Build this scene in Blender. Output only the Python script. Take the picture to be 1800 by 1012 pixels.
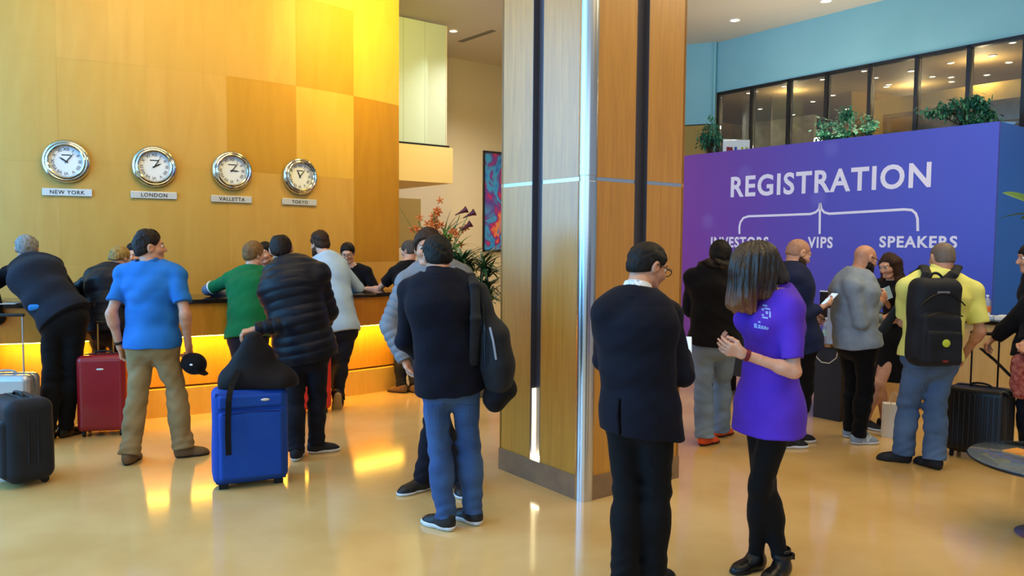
import bpy, bmesh, math, random
import numpy as np
from mathutils import Vector, Matrix

for _o in list(bpy.data.objects):
    bpy.data.objects.remove(_o)
SC = bpy.context.scene
COL = SC.collection
random.seed(4)

# ------------------------------------------------------------------ camera
F_PX, CX, CY = 1350.0, 900.0, 506.0
CAM_H, PITCH, ROLL = 1.68, math.radians(3.31), math.radians(0.45)
cam_data = bpy.data.cameras.new('camera')
cam_data.sensor_width = 36.0
cam_data.lens = F_PX / 1800.0 * 36.0
cam_data.clip_start = 0.05
cam_data.clip_end = 200
cam = bpy.data.objects.new('camera', cam_data)
COL.objects.link(cam)
R_CAM = (Matrix.Rotation(math.pi / 2 - PITCH, 4, 'X') @ Matrix.Rotation(ROLL, 4, 'Z'))
cam.matrix_world = Matrix.Translation((0, 0, CAM_H)) @ R_CAM
SC.camera = cam
R3 = np.array(R_CAM.to_3x3())

# ------------------------------------------------------------------ world, light, exposure
SC.view_settings.view_transform = 'Standard'
SC.view_settings.look = 'None'
SC.view_settings.gamma = 1.0
SC.view_settings.use_curve_mapping = False
SC.view_settings.exposure = 0.0
world = bpy.data.worlds.new('daylight')
SC.world = world
world.use_nodes = True
_wn = world.node_tree.nodes
_wn['Background'].inputs[0].default_value = (0.62, 0.78, 1.0, 1)
_wn['Background'].inputs[1].default_value = 0.42
SC.cycles.max_bounces = 6
SC.cycles.diffuse_bounces = 3
SC.cycles.glossy_bounces = 3
SC.cycles.transmission_bounces = 5
SC.cycles.transparent_max_bounces = 8
SC.cycles.caustics_reflective = False
SC.cycles.caustics_refractive = False
SC.cycles.sample_clamp_indirect = 6.0
try:
    SC.cycles.use_denoising = True
except Exception:
    pass


def light(name, kind, loc, target, energy, color, size=1.0, size_y=None, spot=None, blend=0.5):
    d = bpy.data.lights.new(name, kind)
    d.energy = energy
    d.color = color
    if kind == 'AREA':
        d.size = size
        if size_y:
            d.shape = 'RECTANGLE'
            d.size_y = size_y
    else:
        d.shadow_soft_size = size
    if kind == 'SPOT':
        d.spot_size = math.radians(spot or 60)
        d.spot_blend = blend
    o = bpy.data.objects.new(name, d)
    COL.objects.link(o)
    o.location = loc
    v = Vector(target) - Vector(loc)
    o.rotation_euler = v.to_track_quat('-Z', 'Y').to_euler()
    return o


# daylight from the long glazed front left of the hall and from the doors behind the camera
light('daylight_left', 'AREA', (-7.2, 1.0, 3.2), (0.0, 1.0, 3.0), 1300, (0.13, 0.50, 1.0), 13.2, 4.1)
light('daylight_back', 'AREA', (-1.5, -5.5, 3.2), (0.5, 6.0, 1.2), 150, (0.55, 0.80, 1.0), 8.0, 3.2)
# ceiling lamps of the hall, and a warm fill added over the left floor
light('ceiling_wash', 'AREA', (2.4, 2.6, 5.1), (2.4, 2.6, 0), 150, (1.0, 0.76, 0.42), 6.0, 4.0)
light('ceiling_wash_left', 'AREA', (-2.4, 4.0, 5.1), (-2.4, 4.2, 0), 75, (1.0, 0.70, 0.34), 3.0, 2.5)
light('ceiling_wash_right', 'AREA', (4.4, 6.3, 5.1), (4.0, 7.2, 0), 150, (1.0, 0.78, 0.46), 2.5, 3.0)
for _x, _y in ((-1.0, 13.4), (0.3, 13.9), (-0.4, 12.4)):
    light('far_downlight', 'SPOT', (_x, _y, 5.2), (_x, _y, 0), 260, (1.0, 0.90, 0.74), 0.06, spot=130, blend=1.0)
# unseen uplight added behind the display wall to brighten the ceiling
light('cove_lamp', 'AREA', (4.6, 11.2, 3.3), (4.3, 10.8, 5.3), 45, (1.0, 0.86, 0.66), 3.0, 1.0)
# wall washers of the clock wall, strongest at its far end
light('wall_washer', 'SPOT', (-0.85, 9.3, 5.25), (-1.9, 10.8, 4.5), 820, (1.0, 0.74, 0.12), 0.35, spot=125, blend=1.0)
light('wall_washer_mid', 'AREA', (-2.6, 7.2, 5.2), (-3.6, 9.2, 3.6), 108, (1.0, 0.68, 0.16), 3.0, 0.4)


# ------------------------------------------------------------------ projection helpers
def ray(px, py):
    d = R3 @ np.array([(px - CX) / F_PX, -(py - CY) / F_PX, -1.0])
    return d / np.linalg.norm(d)


EYE = np.array([0.0, 0.0, CAM_H])


def onz(px, py, z=0.0):
    d = ray(px, py)
    return EYE + d * ((z - CAM_H) / d[2])


def ony(px, py, y):
    d = ray(px, py)
    return EYE + d * (y / d[1])


def onplane(px, py, p0, n):
    d = ray(px, py)
    n = np.array(n, float)
    return EYE + d * (np.dot(np.array(p0) - EYE, n) / np.dot(d, n))


def topx(p):
    q = R3.T @ (np.array(p, float) - EYE)
    return CX + F_PX * q[0] / -q[2], CY - F_PX * q[1] / -q[2]


# ------------------------------------------------------------------ materials
def lin(c):
    if isinstance(c, str):
        c = [int(c[i:i + 2], 16) / 255 for i in (1, 3, 5)]
    return [x / 12.92 if x <= 0.04045 else ((x + 0.055) / 1.055) ** 2.4 for x in c]


_MATS = {}


def mat(name, col, rough=0.6, metal=0.0, col2=None, scale=8.0, stretch=(1, 1, 1), bump=0.0, bscale=None,
        coat=0.0, emit=None, estr=0.0, alpha=1.0, trans=0.0, ior=1.45, sheen=0.0, detail=4.0, spec=0.5):
    if name in _MATS:
        return _MATS[name]
    m = bpy.data.materials.new(name)
    m.use_nodes = True
    nt = m.node_tree
    b = nt.nodes['Principled BSDF']
    c = lin(col)
    b.inputs['Base Color'].default_value = (*c, 1)
    b.inputs['Roughness'].default_value = rough
    b.inputs['Metallic'].default_value = metal
    b.inputs['Coat Weight'].default_value = coat
    b.inputs['Coat Roughness'].default_value = 0.12
    b.inputs['Alpha'].default_value = alpha
    b.inputs['Transmission Weight'].default_value = trans
    b.inputs['IOR'].default_value = ior
    b.inputs['Sheen Weight'].default_value = sheen
    b.inputs['Specular IOR Level'].default_value = spec
    if emit:
        b.inputs['Emission Color'].default_value = (*lin(emit), 1)
        b.inputs['Emission Strength'].default_value = estr
    if col2 is not None or bump > 0:
        tc = nt.nodes.new('ShaderNodeTexCoord')
        mp = nt.nodes.new('ShaderNodeMapping')
        mp.inputs['Scale'].default_value = stretch
        nt.links.new(tc.outputs['Object'], mp.inputs['Vector'])
        nz = nt.nodes.new('ShaderNodeTexNoise')
        nz.inputs['Scale'].default_value = scale
        nz.inputs['Detail'].default_value = detail
        nt.links.new(mp.outputs['Vector'], nz.inputs['Vector'])
        if col2 is not None:
            rp = nt.nodes.new('ShaderNodeValToRGB')
            rp.color_ramp.elements[0].position = 0.32
            rp.color_ramp.elements[1].position = 0.68
            rp.color_ramp.elements[0].color = (*c, 1)
            rp.color_ramp.elements[1].color = (*lin(col2), 1)
            nt.links.new(nz.outputs['Fac'], rp.inputs['Fac'])
            nt.links.new(rp.outputs['Color'], b.inputs['Base Color'])
        if bump > 0:
            n2 = nz
            if bscale:
                n2 = nt.nodes.new('ShaderNodeTexNoise')
                n2.inputs['Scale'].default_value = bscale
                n2.inputs['Detail'].default_value = detail
                nt.links.new(mp.outputs['Vector'], n2.inputs['Vector'])
            bp = nt.nodes.new('ShaderNodeBump')
            bp.inputs['Strength'].default_value = bump
            bp.inputs['Distance'].default_value = 0.01
            nt.links.new(n2.outputs['Fac'], bp.inputs['Height'])
            nt.links.new(bp.outputs['Normal'], b.inputs['Normal'])
    _MATS[name] = m
    return m


def wood(name, c1, c2, rough=0.35, rot=0.0, scale=3.0, stretch=(9, 9, 0.7), coat=0.2, bump=0.03):
    """veneer with a vertical grain"""
    if name in _MATS:
        return _MATS[name]
    m = mat(name, c1, rough, coat=coat)
    nt = m.node_tree
    b = nt.nodes['Principled BSDF']
    tc = nt.nodes.new('ShaderNodeTexCoord')
    mp = nt.nodes.new('ShaderNodeMapping')
    mp.inputs['Scale'].default_value = stretch
    mp.inputs['Rotation'].default_value = (0, rot, 0)
    nt.links.new(tc.outputs['Object'], mp.inputs['Vector'])
    nz = nt.nodes.new('ShaderNodeTexNoise')
    nz.inputs['Scale'].default_value = scale
    nz.inputs['Detail'].default_value = 6
    nz.inputs['Distortion'].default_value = 1.2
    nt.links.new(mp.outputs['Vector'], nz.inputs['Vector'])
    rp = nt.nodes.new('ShaderNodeValToRGB')
    e = rp.color_ramp.elements
    e[0].position, e[1].position = 0.3, 0.7
    e[0].color, e[1].color = (*lin(c1), 1), (*lin(c2), 1)
    nt.links.new(nz.outputs['Fac'], rp.inputs['Fac'])
    nt.links.new(rp.outputs['Color'], b.inputs['Base Color'])
    bp = nt.nodes.new('ShaderNodeBump')
    bp.inputs['Strength'].default_value = bump
    nt.links.new(nz.outputs['Fac'], bp.inputs['Height'])
    nt.links.new(bp.outputs['Normal'], b.inputs['Normal'])
    return m


def glass(name, tint=(0.8, 0.95, 0.9), opac=0.15, rough=0.03):
    """thin architectural glass: clear, with a share of mirror and of tinted body"""
    if name in _MATS:
        return _MATS[name]
    m = bpy.data.materials.new(name)
    m.use_nodes = True
    nt = m.node_tree
    nt.nodes.clear()
    out = nt.nodes.new('ShaderNodeOutputMaterial')
    tr = nt.nodes.new('ShaderNodeBsdfTransparent')
    tr.inputs[0].default_value = (*tint, 1)
    gl = nt.nodes.new('ShaderNodeBsdfGlossy')
    gl.inputs['Roughness'].default_value = rough
    df = nt.nodes.new('ShaderNodeBsdfDiffuse')
    df.inputs[0].default_value = (*tint, 1)
    m1 = nt.nodes.new('ShaderNodeMixShader')
    m1.inputs[0].default_value = opac
    fr = nt.nodes.new('ShaderNodeFresnel')
    fr.inputs[0].default_value = 1.5
    m2 = nt.nodes.new('ShaderNodeMixShader')
    nt.links.new(tr.outputs[0], m1.inputs[1])
    nt.links.new(df.outputs[0], m1.inputs[2])
    nt.links.new(fr.outputs[0], m2.inputs[0])
    nt.links.new(m1.outputs[0], m2.inputs[1])
    nt.links.new(gl.outputs[0], m2.inputs[2])
    nt.links.new(m2.outputs[0], out.inputs[0])
    _MATS[name] = m
    return m


# ------------------------------------------------------------------ objects
def tag(o, label=None, cat=None, group=None, kind=None):
    if label:
        o['label'] = label
    if cat:
        o['category'] = cat
    if group:
        o['group'] = group
    if kind:
        o['kind'] = kind
    return o


def world_loc(o):
    v = np.zeros(3)
    while o is not None:
        v = v + np.array(o.location)
        o = o.parent
    return v


def empty(name, loc, label, cat, group=None):
    o = bpy.data.objects.new(name, None)
    o.empty_display_size = 0.1
    COL.objects.link(o)
    o.location = [float(x) for x in loc]
    return tag(o, label, cat, group)


def link_mesh(name, V, F, mats, parent=None, loc=None, smooth=False, fm=None):
    """V (n,3) world coordinates; F list of polygons or an (m,k) array"""
    V = np.asarray(V, dtype=np.float64).reshape(-1, 3)
    base = world_loc(parent) if parent is not None else (np.array(loc, float) if loc is not None else np.zeros(3))
    V = V - base
    me = bpy.data.meshes.new(name)
    if isinstance(F, np.ndarray):
        k = F.shape[1]
        me.vertices.add(len(V))
        me.vertices.foreach_set('co', V.astype(np.float32).ravel())
        me.loops.add(F.size)
        me.loops.foreach_set('vertex_index', F.astype(np.int32).ravel())
        me.polygons.add(len(F))
        me.polygons.foreach_set('loop_start', np.arange(0, F.size, k, dtype=np.int32))
        me.update(calc_edges=True)
    else:
        me.from_pydata(V.tolist(), [], F)
        me.update()
    if not isinstance(mats, (list, tuple)):
        mats = [mats]
    for m in mats:
        me.materials.append(m)
    if fm is not None:
        me.polygons.foreach_set('material_index', np.asarray(fm, dtype=np.int32))
    if smooth:
        me.polygons.foreach_set('use_smooth', np.ones(len(me.polygons), dtype=bool))
    o = bpy.data.objects.new(name, me)
    COL.objects.link(o)
    if parent is not None:
        o.parent = parent
    elif loc is not None:
        o.location = [float(x) for x in base]
    return o


class MB:
    """collects shapes (world coordinates) into one mesh"""

    def __init__(self):
        self.v, self.f, self.m, self.cur = [], [], [], 0

    def add(self, vs, fs):
        n = len(self.v)
        self.v += [tuple(float(x) for x in p) for p in vs]
        self.f += [tuple(i + n for i in q) for q in fs]
        self.m += [self.cur] * len(fs)
        return self

    def box(self, c, half, ax=None):
        c = np.array(c, float)
        ax = np.eye(3) if ax is None else np.array(ax, float)
        vs = [c + sx * half[0] * ax[0] + sy * half[1] * ax[1] + sz * half[2] * ax[2]
              for sx in (-1, 1) for sy in (-1, 1) for sz in (-1, 1)]
        fs = [(0, 1, 3, 2), (4, 6, 7, 5), (0, 4, 5, 1), (2, 3, 7, 6), (0, 2, 6, 4), (1, 5, 7, 3)]
        if np.dot(np.cross(ax[0], ax[1]), ax[2]) < 0:
            fs = [q[::-1] for q in fs]
        return self.add(vs, fs)

    def rbox(self, c, half, r=0.01, ax=None, seg=3):
        """box with rounded edges"""
        bm = bmesh.new()
        bmesh.ops.create_cube(bm, size=2.0)
        for v in bm.verts:
            v.co = Vector((v.co.x * half[0], v.co.y * half[1], v.co.z * half[2]))
        bmesh.ops.bevel(bm, geom=bm.edges[:], offset=r, segments=seg, affect='EDGES', profile=0.5)
        c = np.array(c, float)
        ax = np.eye(3) if ax is None else np.array(ax, float)
        bm.verts.index_update()
        vs = [c + v.co.x * ax[0] + v.co.y * ax[1] + v.co.z * ax[2] for v in bm.verts]
        fs = [tuple(v.index for v in f.verts) for f in bm.faces]
        if np.dot(np.cross(ax[0], ax[1]), ax[2]) < 0:
            fs = [q[::-1] for q in fs]
        bm.free()
        return self.add(vs, fs)

    def tube(self, pts, r, n=10, cap=True):
        pts = [np.array(p, float) for p in pts]
        rs = r if isinstance(r, (list, tuple)) else [r] * len(pts)
        vs, fs = [], []
        prev = None
        for i, p in enumerate(pts):
            t = pts[min(i + 1, len(pts) - 1)] - pts[max(i - 1, 0)]
            t = t / (np.linalg.norm(t) + 1e-9)
            if prev is None:
                a = np.array([0, 0, 1.0]) if abs(t[2]) < 0.9 else np.array([1.0, 0, 0])
                u = np.cross(t, a)
            else:
                u = prev - t * np.dot(prev, t)
            u /= np.linalg.norm(u) + 1e-9
            prev = u
            w = np.cross(t, u)
            for k in range(n):
                an = 2 * math.pi * k / n
                vs.append(p + rs[i] * (math.cos(an) * u + math.sin(an) * w))
        for i in range(len(pts) - 1):
            for k in range(n):
                a, b = i * n + k, i * n + (k + 1) % n
                fs.append((a, b, b + n, a + n))
        if cap:
            fs.append(tuple(range(n - 1, -1, -1)))
            fs.append(tuple(range((len(pts) - 1) * n, len(pts) * n)))
        return self.add(vs, fs)

    def strip(self, pts, side, w, t):
        """a flat strap along pts; side = vectors across it"""
        vs, fs = [], []
        n = len(pts)
        for i, p in enumerate(pts):
            p = np.array(p, float)
            tg = np.array(pts[min(i + 1, n - 1)], float) - np.array(pts[max(i - 1, 0)], float)
            tg /= np.linalg.norm(tg) + 1e-9
            s = np.array(side[i] if isinstance(side, list) else side, float)
            s = s - tg * np.dot(s, tg)
            s /= np.linalg.norm(s) + 1e-9
            nn = np.cross(tg, s)
            for a, b in ((-1, -1), (1, -1), (1, 1), (-1, 1)):
                vs.append(p + s * a * w / 2 + nn * b * t / 2)
        for i in range(n - 1):
            for k in range(4):
                a, b = i * 4 + k, i * 4 + (k + 1) % 4
                fs.append((a, b, b + 4, a + 4))
        fs.append((3, 2, 1, 0))
        e = (n - 1) * 4
        fs.append((e, e + 1, e + 2, e + 3))
        return self.add(vs, fs)

    def lathe(self, prof, c, ax=None, n=32, cap=True):
        """prof [(r, h)...] about ax[2] through c"""
        ax = np.eye(3) if ax is None else np.array(ax, float)
        c = np.array(c, float)
        vs, fs = [], []
        for r, h in prof:
            for k in range(n):
                an = 2 * math.pi * k / n
                vs.append(c + ax[2] * h + r * (math.cos(an) * ax[0] + math.sin(an) * ax[1]))
        for i in range(len(prof) - 1):
            for k in range(n):
                a, b = i * n + k, i * n + (k + 1) % n
                fs.append((a, b, b + n, a + n))
        if cap:
            fs.append(tuple(range(n - 1, -1, -1)))
            fs.append(tuple(range((len(prof) - 1) * n, len(prof) * n)))
        return self.add(vs, fs)

    def ball(self, c, r, ax=None, nu=12, nv=8):
        ax = np.eye(3) if ax is None else np.array(ax, float)
        r = (r, r, r) if not hasattr(r, '__len__') else r
        prof = [(max(1e-4, math.sin(math.pi * i / nv)), -math.cos(math.pi * i / nv)) for i in range(nv + 1)]
        axs = np.array([ax[0] * r[0], ax[1] * r[1], ax[2] * r[2]])
        return self.lathe(prof, c, axs, nu)

    def prism(self, poly, o, u, v, n, d):
        """polygon (in u,v about o) pushed along n from 0 to d"""
        o, u, v, n = (np.array(x, float) for x in (o, u, v, n))
        k = len(poly)
        vs = [o + u * a + v * b for a, b in poly] + [o + u * a + v * b + n * d for a, b in poly]
        fs = [tuple(range(k - 1, -1, -1)), tuple(range(k, 2 * k))]
        for i in range(k):
            j = (i + 1) % k
            fs.append((i, j, j + k, i + k))
        if np.dot(np.cross(u, v), n) * d < 0:
            fs = [q[::-1] for q in fs]
        return self.add(vs, fs)

    def quad(self, *p):
        return self.add(p, [tuple(range(len(p)))])

    def build(self, name, mats, parent=None, loc=None, smooth=False):
        o = link_mesh(name, self.v, self.f, mats, parent, loc, smooth, self.m)
        if smooth:
            try:
                o.data.set_sharp_from_angle(angle=math.radians(40))
            except Exception:
                pass
        return o


def text_mesh(txt, size, offset=0.0, extrude=0.004, spacing=1.0, width=1.0):
    """flat letters; returns verts (x right, y up, z out) centred on 0 and faces"""
    cu = bpy.data.curves.new('t', 'FONT')
    cu.body = txt
    cu.size = size
    cu.offset = offset
    cu.extrude = extrude
    cu.space_character = spacing
    cu.resolution_u = 4
    ob = bpy.data.objects.new('t', cu)
    COL.objects.link(ob)
    dg = bpy.context.evaluated_depsgraph_get()
    dg.update()
    me = bpy.data.meshes.new_from_object(ob.evaluated_get(dg))
    V = np.array([v.co[:] for v in me.vertices])
    F = [tuple(p.vertices) for p in me.polygons]
    bpy.data.objects.remove(ob)
    bpy.data.curves.remove(cu)
    bpy.data.meshes.remove(me)
    V[:, 0] *= width
    mn, mx = V.min(0), V.max(0)
    V -= (mn + mx) / 2
    return V, F, mx - mn


def put_text(mb, txt, c, u, v, w=None, h=None, **kw):
    """letters on a plane at c (centre) with right=u, up=v, fitted to width w / height h"""
    V, F, sz = text_mesh(txt, 1.0, **kw)
    sx = w / sz[0] if w else h / sz[1]
    sy = h / sz[1] if h else sx
    u, v = np.array(u, float), np.array(v, float)
    n = np.cross(u, v)
    P = [np.array(c) + u * a * sx + v * b * sy + n * z for a, b, z in V]
    mb.add(P, F)


A_DIR = np.array([0.8, 0.6, 0.0])      # building axes in plan
B_DIR = np.array([-0.6, 0.8, 0.0])
UP = np.array([0, 0, 1.0])
AX = np.array([A_DIR, B_DIR, UP])
CEIL = 5.3
# ================================================================== the setting
M_floor = mat('polished_terrazzo', '#dcba7e', 0.12, col2='#caa464', scale=1.3, bump=0.004, bscale=7, detail=8, spec=0.6)
mb = MB()
mb.box((0, 9, -0.05), (16, 17, 0.05))
tag(mb.build('floor', M_floor), kind='structure')

M_ceil = mat('ceiling_paint', '#d8d2c4', 0.8)
mb = MB()
mb.box((0.5, 10.5, CEIL + 0.05), (14, 12, 0.05))
tag(mb.build('ceiling', M_ceil), kind='structure')

# ---- curved clock wall of veneer panels
WC, WR = np.array([-7.41, 14.77]), 6.77
TONES = [('#caa04e', '#c29644'), ('#c0902e', '#b88826'), ('#b4841c', '#aa7a14'), ('#d4aa4c', '#cca240'), ('#c69e4a', '#c09642')]
M_tiles = [wood('veneer_panel_%d' % i, a, b, 0.5, rot=0.75 * (-1) ** i, scale=1.6, stretch=(3, 3, 0.6), coat=0.0, bump=0.012)
           for i, (a, b) in enumerate(TONES)]
th_end = math.atan2(11.2 - WC[1], -1.634 - WC[0])
TW = 0.877 / WR
ROWS = [0.0, 1.41, 2.53, 3.65, 4.77, CEIL]
TONE_AT = {(0, 4): 3, (0, 3): 3, (0, 2): 2, (0, 1): 2, (1, 4): 3, (1, 3): 1, (1, 2): 3, (1, 1): 0,
           (2, 4): 0, (2, 3): 0, (2, 2): 1, (2, 1): 0, (3, 3): 4, (3, 2): 0, (4, 3): 0, (4, 2): 4}


def wpt(th, r, z):
    return (WC[0] + r * math.cos(th), WC[1] + r * math.sin(th), z)


mb = MB()
NS = 5
for c in range(12):
    for r in range(5):
        mb.cur = TONE_AT.get((c, r), [0, 4, 0, 0, 4][(c * 2 + r * 3) % 5])
        jit = 0.0008 * ((c + r) % 2)
        for k in range(NS):
            t0 = th_end - TW * (c + k / NS) - (0.0001 if k == 0 else 0)
            t1 = th_end - TW * (c + (k + 1) / NS) + (0.0001 if k == NS - 1 else 0)
            z0, z1 = ROWS[r] + 0.0008, ROWS[r + 1] - 0.0008
            R = WR + jit
            mb.quad(wpt(t0, R, z0), wpt(t0, R, z1), wpt(t1, R, z1), wpt(t1, R, z0))
mb.cur = 1   # backing just behind the joints, and the thickness of the wall with its cream end
for k in range(60):
    t0, t1 = th_end - TW * 12 * k / 60, th_end - TW * 12 * (k + 1) / 60
    mb.quad(wpt(t0, WR - .001, 0), wpt(t0, WR - .001, CEIL), wpt(t1, WR - .001, CEIL), wpt(t1, WR - .001, 0))
    mb.quad(wpt(t1, WR - .2, 0), wpt(t1, WR - .2, CEIL), wpt(t0, WR - .2, CEIL), wpt(t0, WR - .2, 0))
mb.cur = 5
mb.quad(wpt(th_end, WR - .2, 0), wpt(th_end, WR - .2, CEIL), wpt(th_end, WR, CEIL), wpt(th_end, WR, 0))
tag(mb.build('wall_left', M_tiles + [mat('cream_paint', '#d9c9a0', 0.7)]), kind='structure')

# ---- pillar clad in oak
PC = np.array([0.474, 4.92, 0.0])
LB, LA = 0.93, 0.92
M_oak = wood('oak_cladding', '#c48c30', '#b07a24', 0.42, scale=2.2, stretch=(14, 14, 0.8), coat=1.0, bump=0.03)
M_oak.node_tree.nodes['Principled BSDF'].inputs['Coat Roughness'].default_value = 0.28
M_steel = mat('brushed_steel', '#d2d6da', 0.24, 1.0, bump=0.02, scale=60, stretch=(1, 1, 0.05))
M_dark = mat('dark_metal_channel', '#5c5a64', 0.4, 0.5)
M_base = mat('stone_plinth', '#8d7256', 0.35, col2='#7d6450', scale=12)
ZB, ZT = 0.16, 2.10


def face_panels(mb, dirv, nrm, s0, s1):
    """two panels, one below and one above the trim band"""
    for z0, z1 in ((ZB, ZT - .012), (ZT + .012, CEIL)):
        c = PC + dirv * (s0 + s1) / 2 - nrm * 0.012
        c[2] = (z0 + z1) / 2
        mb.box(c, ((s1 - s0) / 2, 0.012, (z1 - z0) / 2), [dirv, nrm, UP])


nL, nR = -A_DIR, -B_DIR       # outward normals of left and right face
pil = MB()
pil.box(PC + A_DIR * LA / 2 + B_DIR * LB / 2 + UP * CEIL / 2, (LA / 2 - .055, LB / 2 - .055, CEIL / 2), AX)
pillar = pil.build('pillar', mat('pillar_core', '#6a5a40', 0.6))
tag(pillar, kind='structure')
gl = (0.455, 0.565)     # groove spans
gr = (0.43, 0.545)
pn = MB()
face_panels(pn, B_DIR, nL, 0.045, gl[0])
face_panels(pn, B_DIR, nL, gl[1], LB)
face_panels(pn, A_DIR, nR, 0.045, gr[0])
face_panels(pn, A_DIR, nR, gr[1], LA)
# far faces
for s0, s1, d, nn, o in ((0, LB, B_DIR, A_DIR, A_DIR * LA), (0, LA, A_DIR, B_DIR, B_DIR * LB)):
    c = PC + o + d * (s0 + s1) / 2 - nn * .012 + UP * (ZB + CEIL) / 2
    pn.box(c, ((s1 - s0) / 2, .012, (CEIL - ZB) / 2), [d, nn, UP])
pn.build('cladding', M_oak, pillar)
tr = MB()
for d, nn, g, L in ((B_DIR, nL, gl, LB), (A_DIR, nR, gr, LA)):
    for s0, s1 in ((.045, g[0]), (g[1], L)):
        c = PC + d * (s0 + s1) / 2 - nn * .012 + UP * ZT
        tr.box(c, ((s1 - s0) / 2, .010, .0115), [d, nn, UP])
tr.build('trim_band', M_steel, pillar)
gv = MB()
for d, nn, g in ((B_DIR, nL, gl), (A_DIR, nR, gr)):
    c = PC + d * (g[0] + g[1]) / 2 - nn * .052 + UP * (CEIL + ZB) / 2
    gv.box(c, ((g[1] - g[0]) / 2, .004, (CEIL - ZB) / 2), [d, nn, UP])
    for s in g:
        c = PC + d * s - nn * .027 + UP * (CEIL + ZB) / 2
        gv.box(c, (.003, .027, (CEIL - ZB) / 2), [d, nn, UP])
gv.build('channel', M_dark, pillar)
cp = MB()
cp.lathe([(.062, 0), (.062, ZT - .02), (.058, ZT - .018), (.058, ZT + .018), (.062, ZT + .02), (.062, CEIL)],
         PC + A_DIR * .045 + B_DIR * .045, AX, 40)
cp.build('corner_column', M_steel, pillar, smooth=True)
bs = MB()
for d, nn, L in ((B_DIR, nL, LB), (A_DIR, nR, LA)):
    bs.box(PC + d * (L / 2 + .03) - nn * .004 + UP * ZB / 2, (L / 2 - .03, .014, ZB / 2), [d, nn, UP])
bs.build('plinth', M_base, pillar)
# lamp sunk in the foot of the left channel
lm = MB()
cL = PC + B_DIR * (gl[0] + gl[1]) / 2 - nL * .026
lm.box(cL + UP * (ZB + .012), (.045, .018, .012), [B_DIR, nL, UP])
lm.build('channel_lamp', mat('channel_lamp_glow', '#fff2d0', emit='#fff0c8', estr=30), pillar)

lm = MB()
lm.box(PC + B_DIR * (gl[1] - .007) - nL * .030 + UP * (ZB + .26), (.003, .016, .24), [B_DIR, nL, UP])  # glowing strip added in place of the lamp's light grazing the channel side
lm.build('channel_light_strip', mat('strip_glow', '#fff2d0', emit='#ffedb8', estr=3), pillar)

# ---- far wall, mezzanine and soffit beyond the clock wall
M_far = mat('beige_wall_paint', '#cdbfa4', 0.75)
far0 = ony(830, 300, 15.6)
mb = MB()
mb.box([far0[0], far0[1] + .1, CEIL / 2], (6.5, .1, CEIL / 2), AX)
tag(mb.build('wall_back', M_far), kind='structure')

# mezzanine: fascia slab with a frosted glass front above it
mz = ony(796, 290, 13.0)
mz[2] = 0
zf0, zf1 = 2.68, 3.27
slab = MB()
slab.box(mz - A_DIR * .65 + B_DIR * .9 + UP * (zf0 + zf1) / 2, (.65, .9, (zf1 - zf0) / 2), AX)
tag(slab.build('wall_mezzanine', mat('fascia_cream', '#e6cf98', 0.65)), kind='structure')
gp = MB()
for k in range(3):
    gp.box(mz - A_DIR * (.12 + .40 * k + .195) + B_DIR * .05 + UP * (zf1 + CEIL) / 2, (.1975, .006, (CEIL - zf1) / 2 - .03), AX)
win = gp.build('window_1', glass('frosted_green_glass', (0.76, 0.90, 0.86), 0.62, 0.06))
tag(win, kind='structure')
fr = MB()
fr.box(mz - A_DIR * .67 + B_DIR * .05 + UP * (zf1 + .015), (.62, .02, .02), AX)
fr.build('window_frame', mat('black_frame', '#15161a', 0.4), win)
ed = MB()
ed.box(mz - A_DIR * .105 + B_DIR * .05 + UP * (zf1 + CEIL) / 2, (.006, .012, (CEIL - zf1) / 2 - .03), AX)
ed.build('window_trim', mat('pale_edge', '#e9e4d2', 0.4), win)
mb = MB()
mb.box(mz - A_DIR * .65 + B_DIR * .8 + UP * (zf1 + CEIL) / 2, (.6, .05, (CEIL - zf1) / 2 - .01), AX)
tag(mb.build('wall_mezzanine_inner', mat('pale_green_wall', '#dde8e4', 0.7)), kind='structure')

# ---- blue upper wall on the right with the strip of windows
BW0 = ony(1260, 81, 14.0)
BW0[2] = 0
bd = np.array([3.73 - 6.67, 14.0 - 10.0, 0])
bd = -bd / np.linalg.norm(bd)            # towards the right and nearer
bn = np.array([-bd[1], bd[0], 0])
if np.dot(bn, -BW0) < 0:
    bn = -bn                              # faces the hall
BAX = [bd, -bn, UP]


def bw(px, py):
    p = onplane(px, py, BW0, bn)
    return np.dot(p - BW0, bd), p[2]


ZW = bw(1262, 163)[1]
LW = 8.0
M_blue = mat('light_blue_paint', '#8cc4d0', 0.7, col2='#84beca', scale=1.2)
mb = MB()
mb.box(BW0 + bd * LW / 2 - bn * .1 + UP * (ZW + CEIL) / 2, (LW / 2, .1, (CEIL - ZW) / 2), BAX)
# low wall under the windows
mb.box(BW0 + bd * LW / 2 - bn * .1 + UP * 1.35, (LW / 2, .1, 1.35), BAX)
# return to the left of the strip
mb.box(BW0 - bd * .02 + bn * .0 + (-bn) * .0 + UP * CEIL / 2, (.02, .1, CEIL / 2), BAX)
tag(mb.build('wall_right', M_blue), kind='structure')
rd = np.array([-.93, .36, 0]) / np.linalg.norm([-.93, .36])
rn = np.cross(UP, rd)
mb = MB()
mb.box(BW0 + rd * .9 + UP * (3.86 + CEIL) / 2, (.9, .06, (CEIL - 3.86) / 2), [rd, rn, UP])
tag(mb.build('wall_right_return', M_blue), kind='structure')
mb = MB()
mb.box(BW0 + rd * .9 + UP * 1.92, (.88, .05, 1.92), [rd, rn, UP])
tag(mb.build('wall_right_lower', mat('gold_paint', '#a98a3c', 0.6)), kind='structure')

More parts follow.
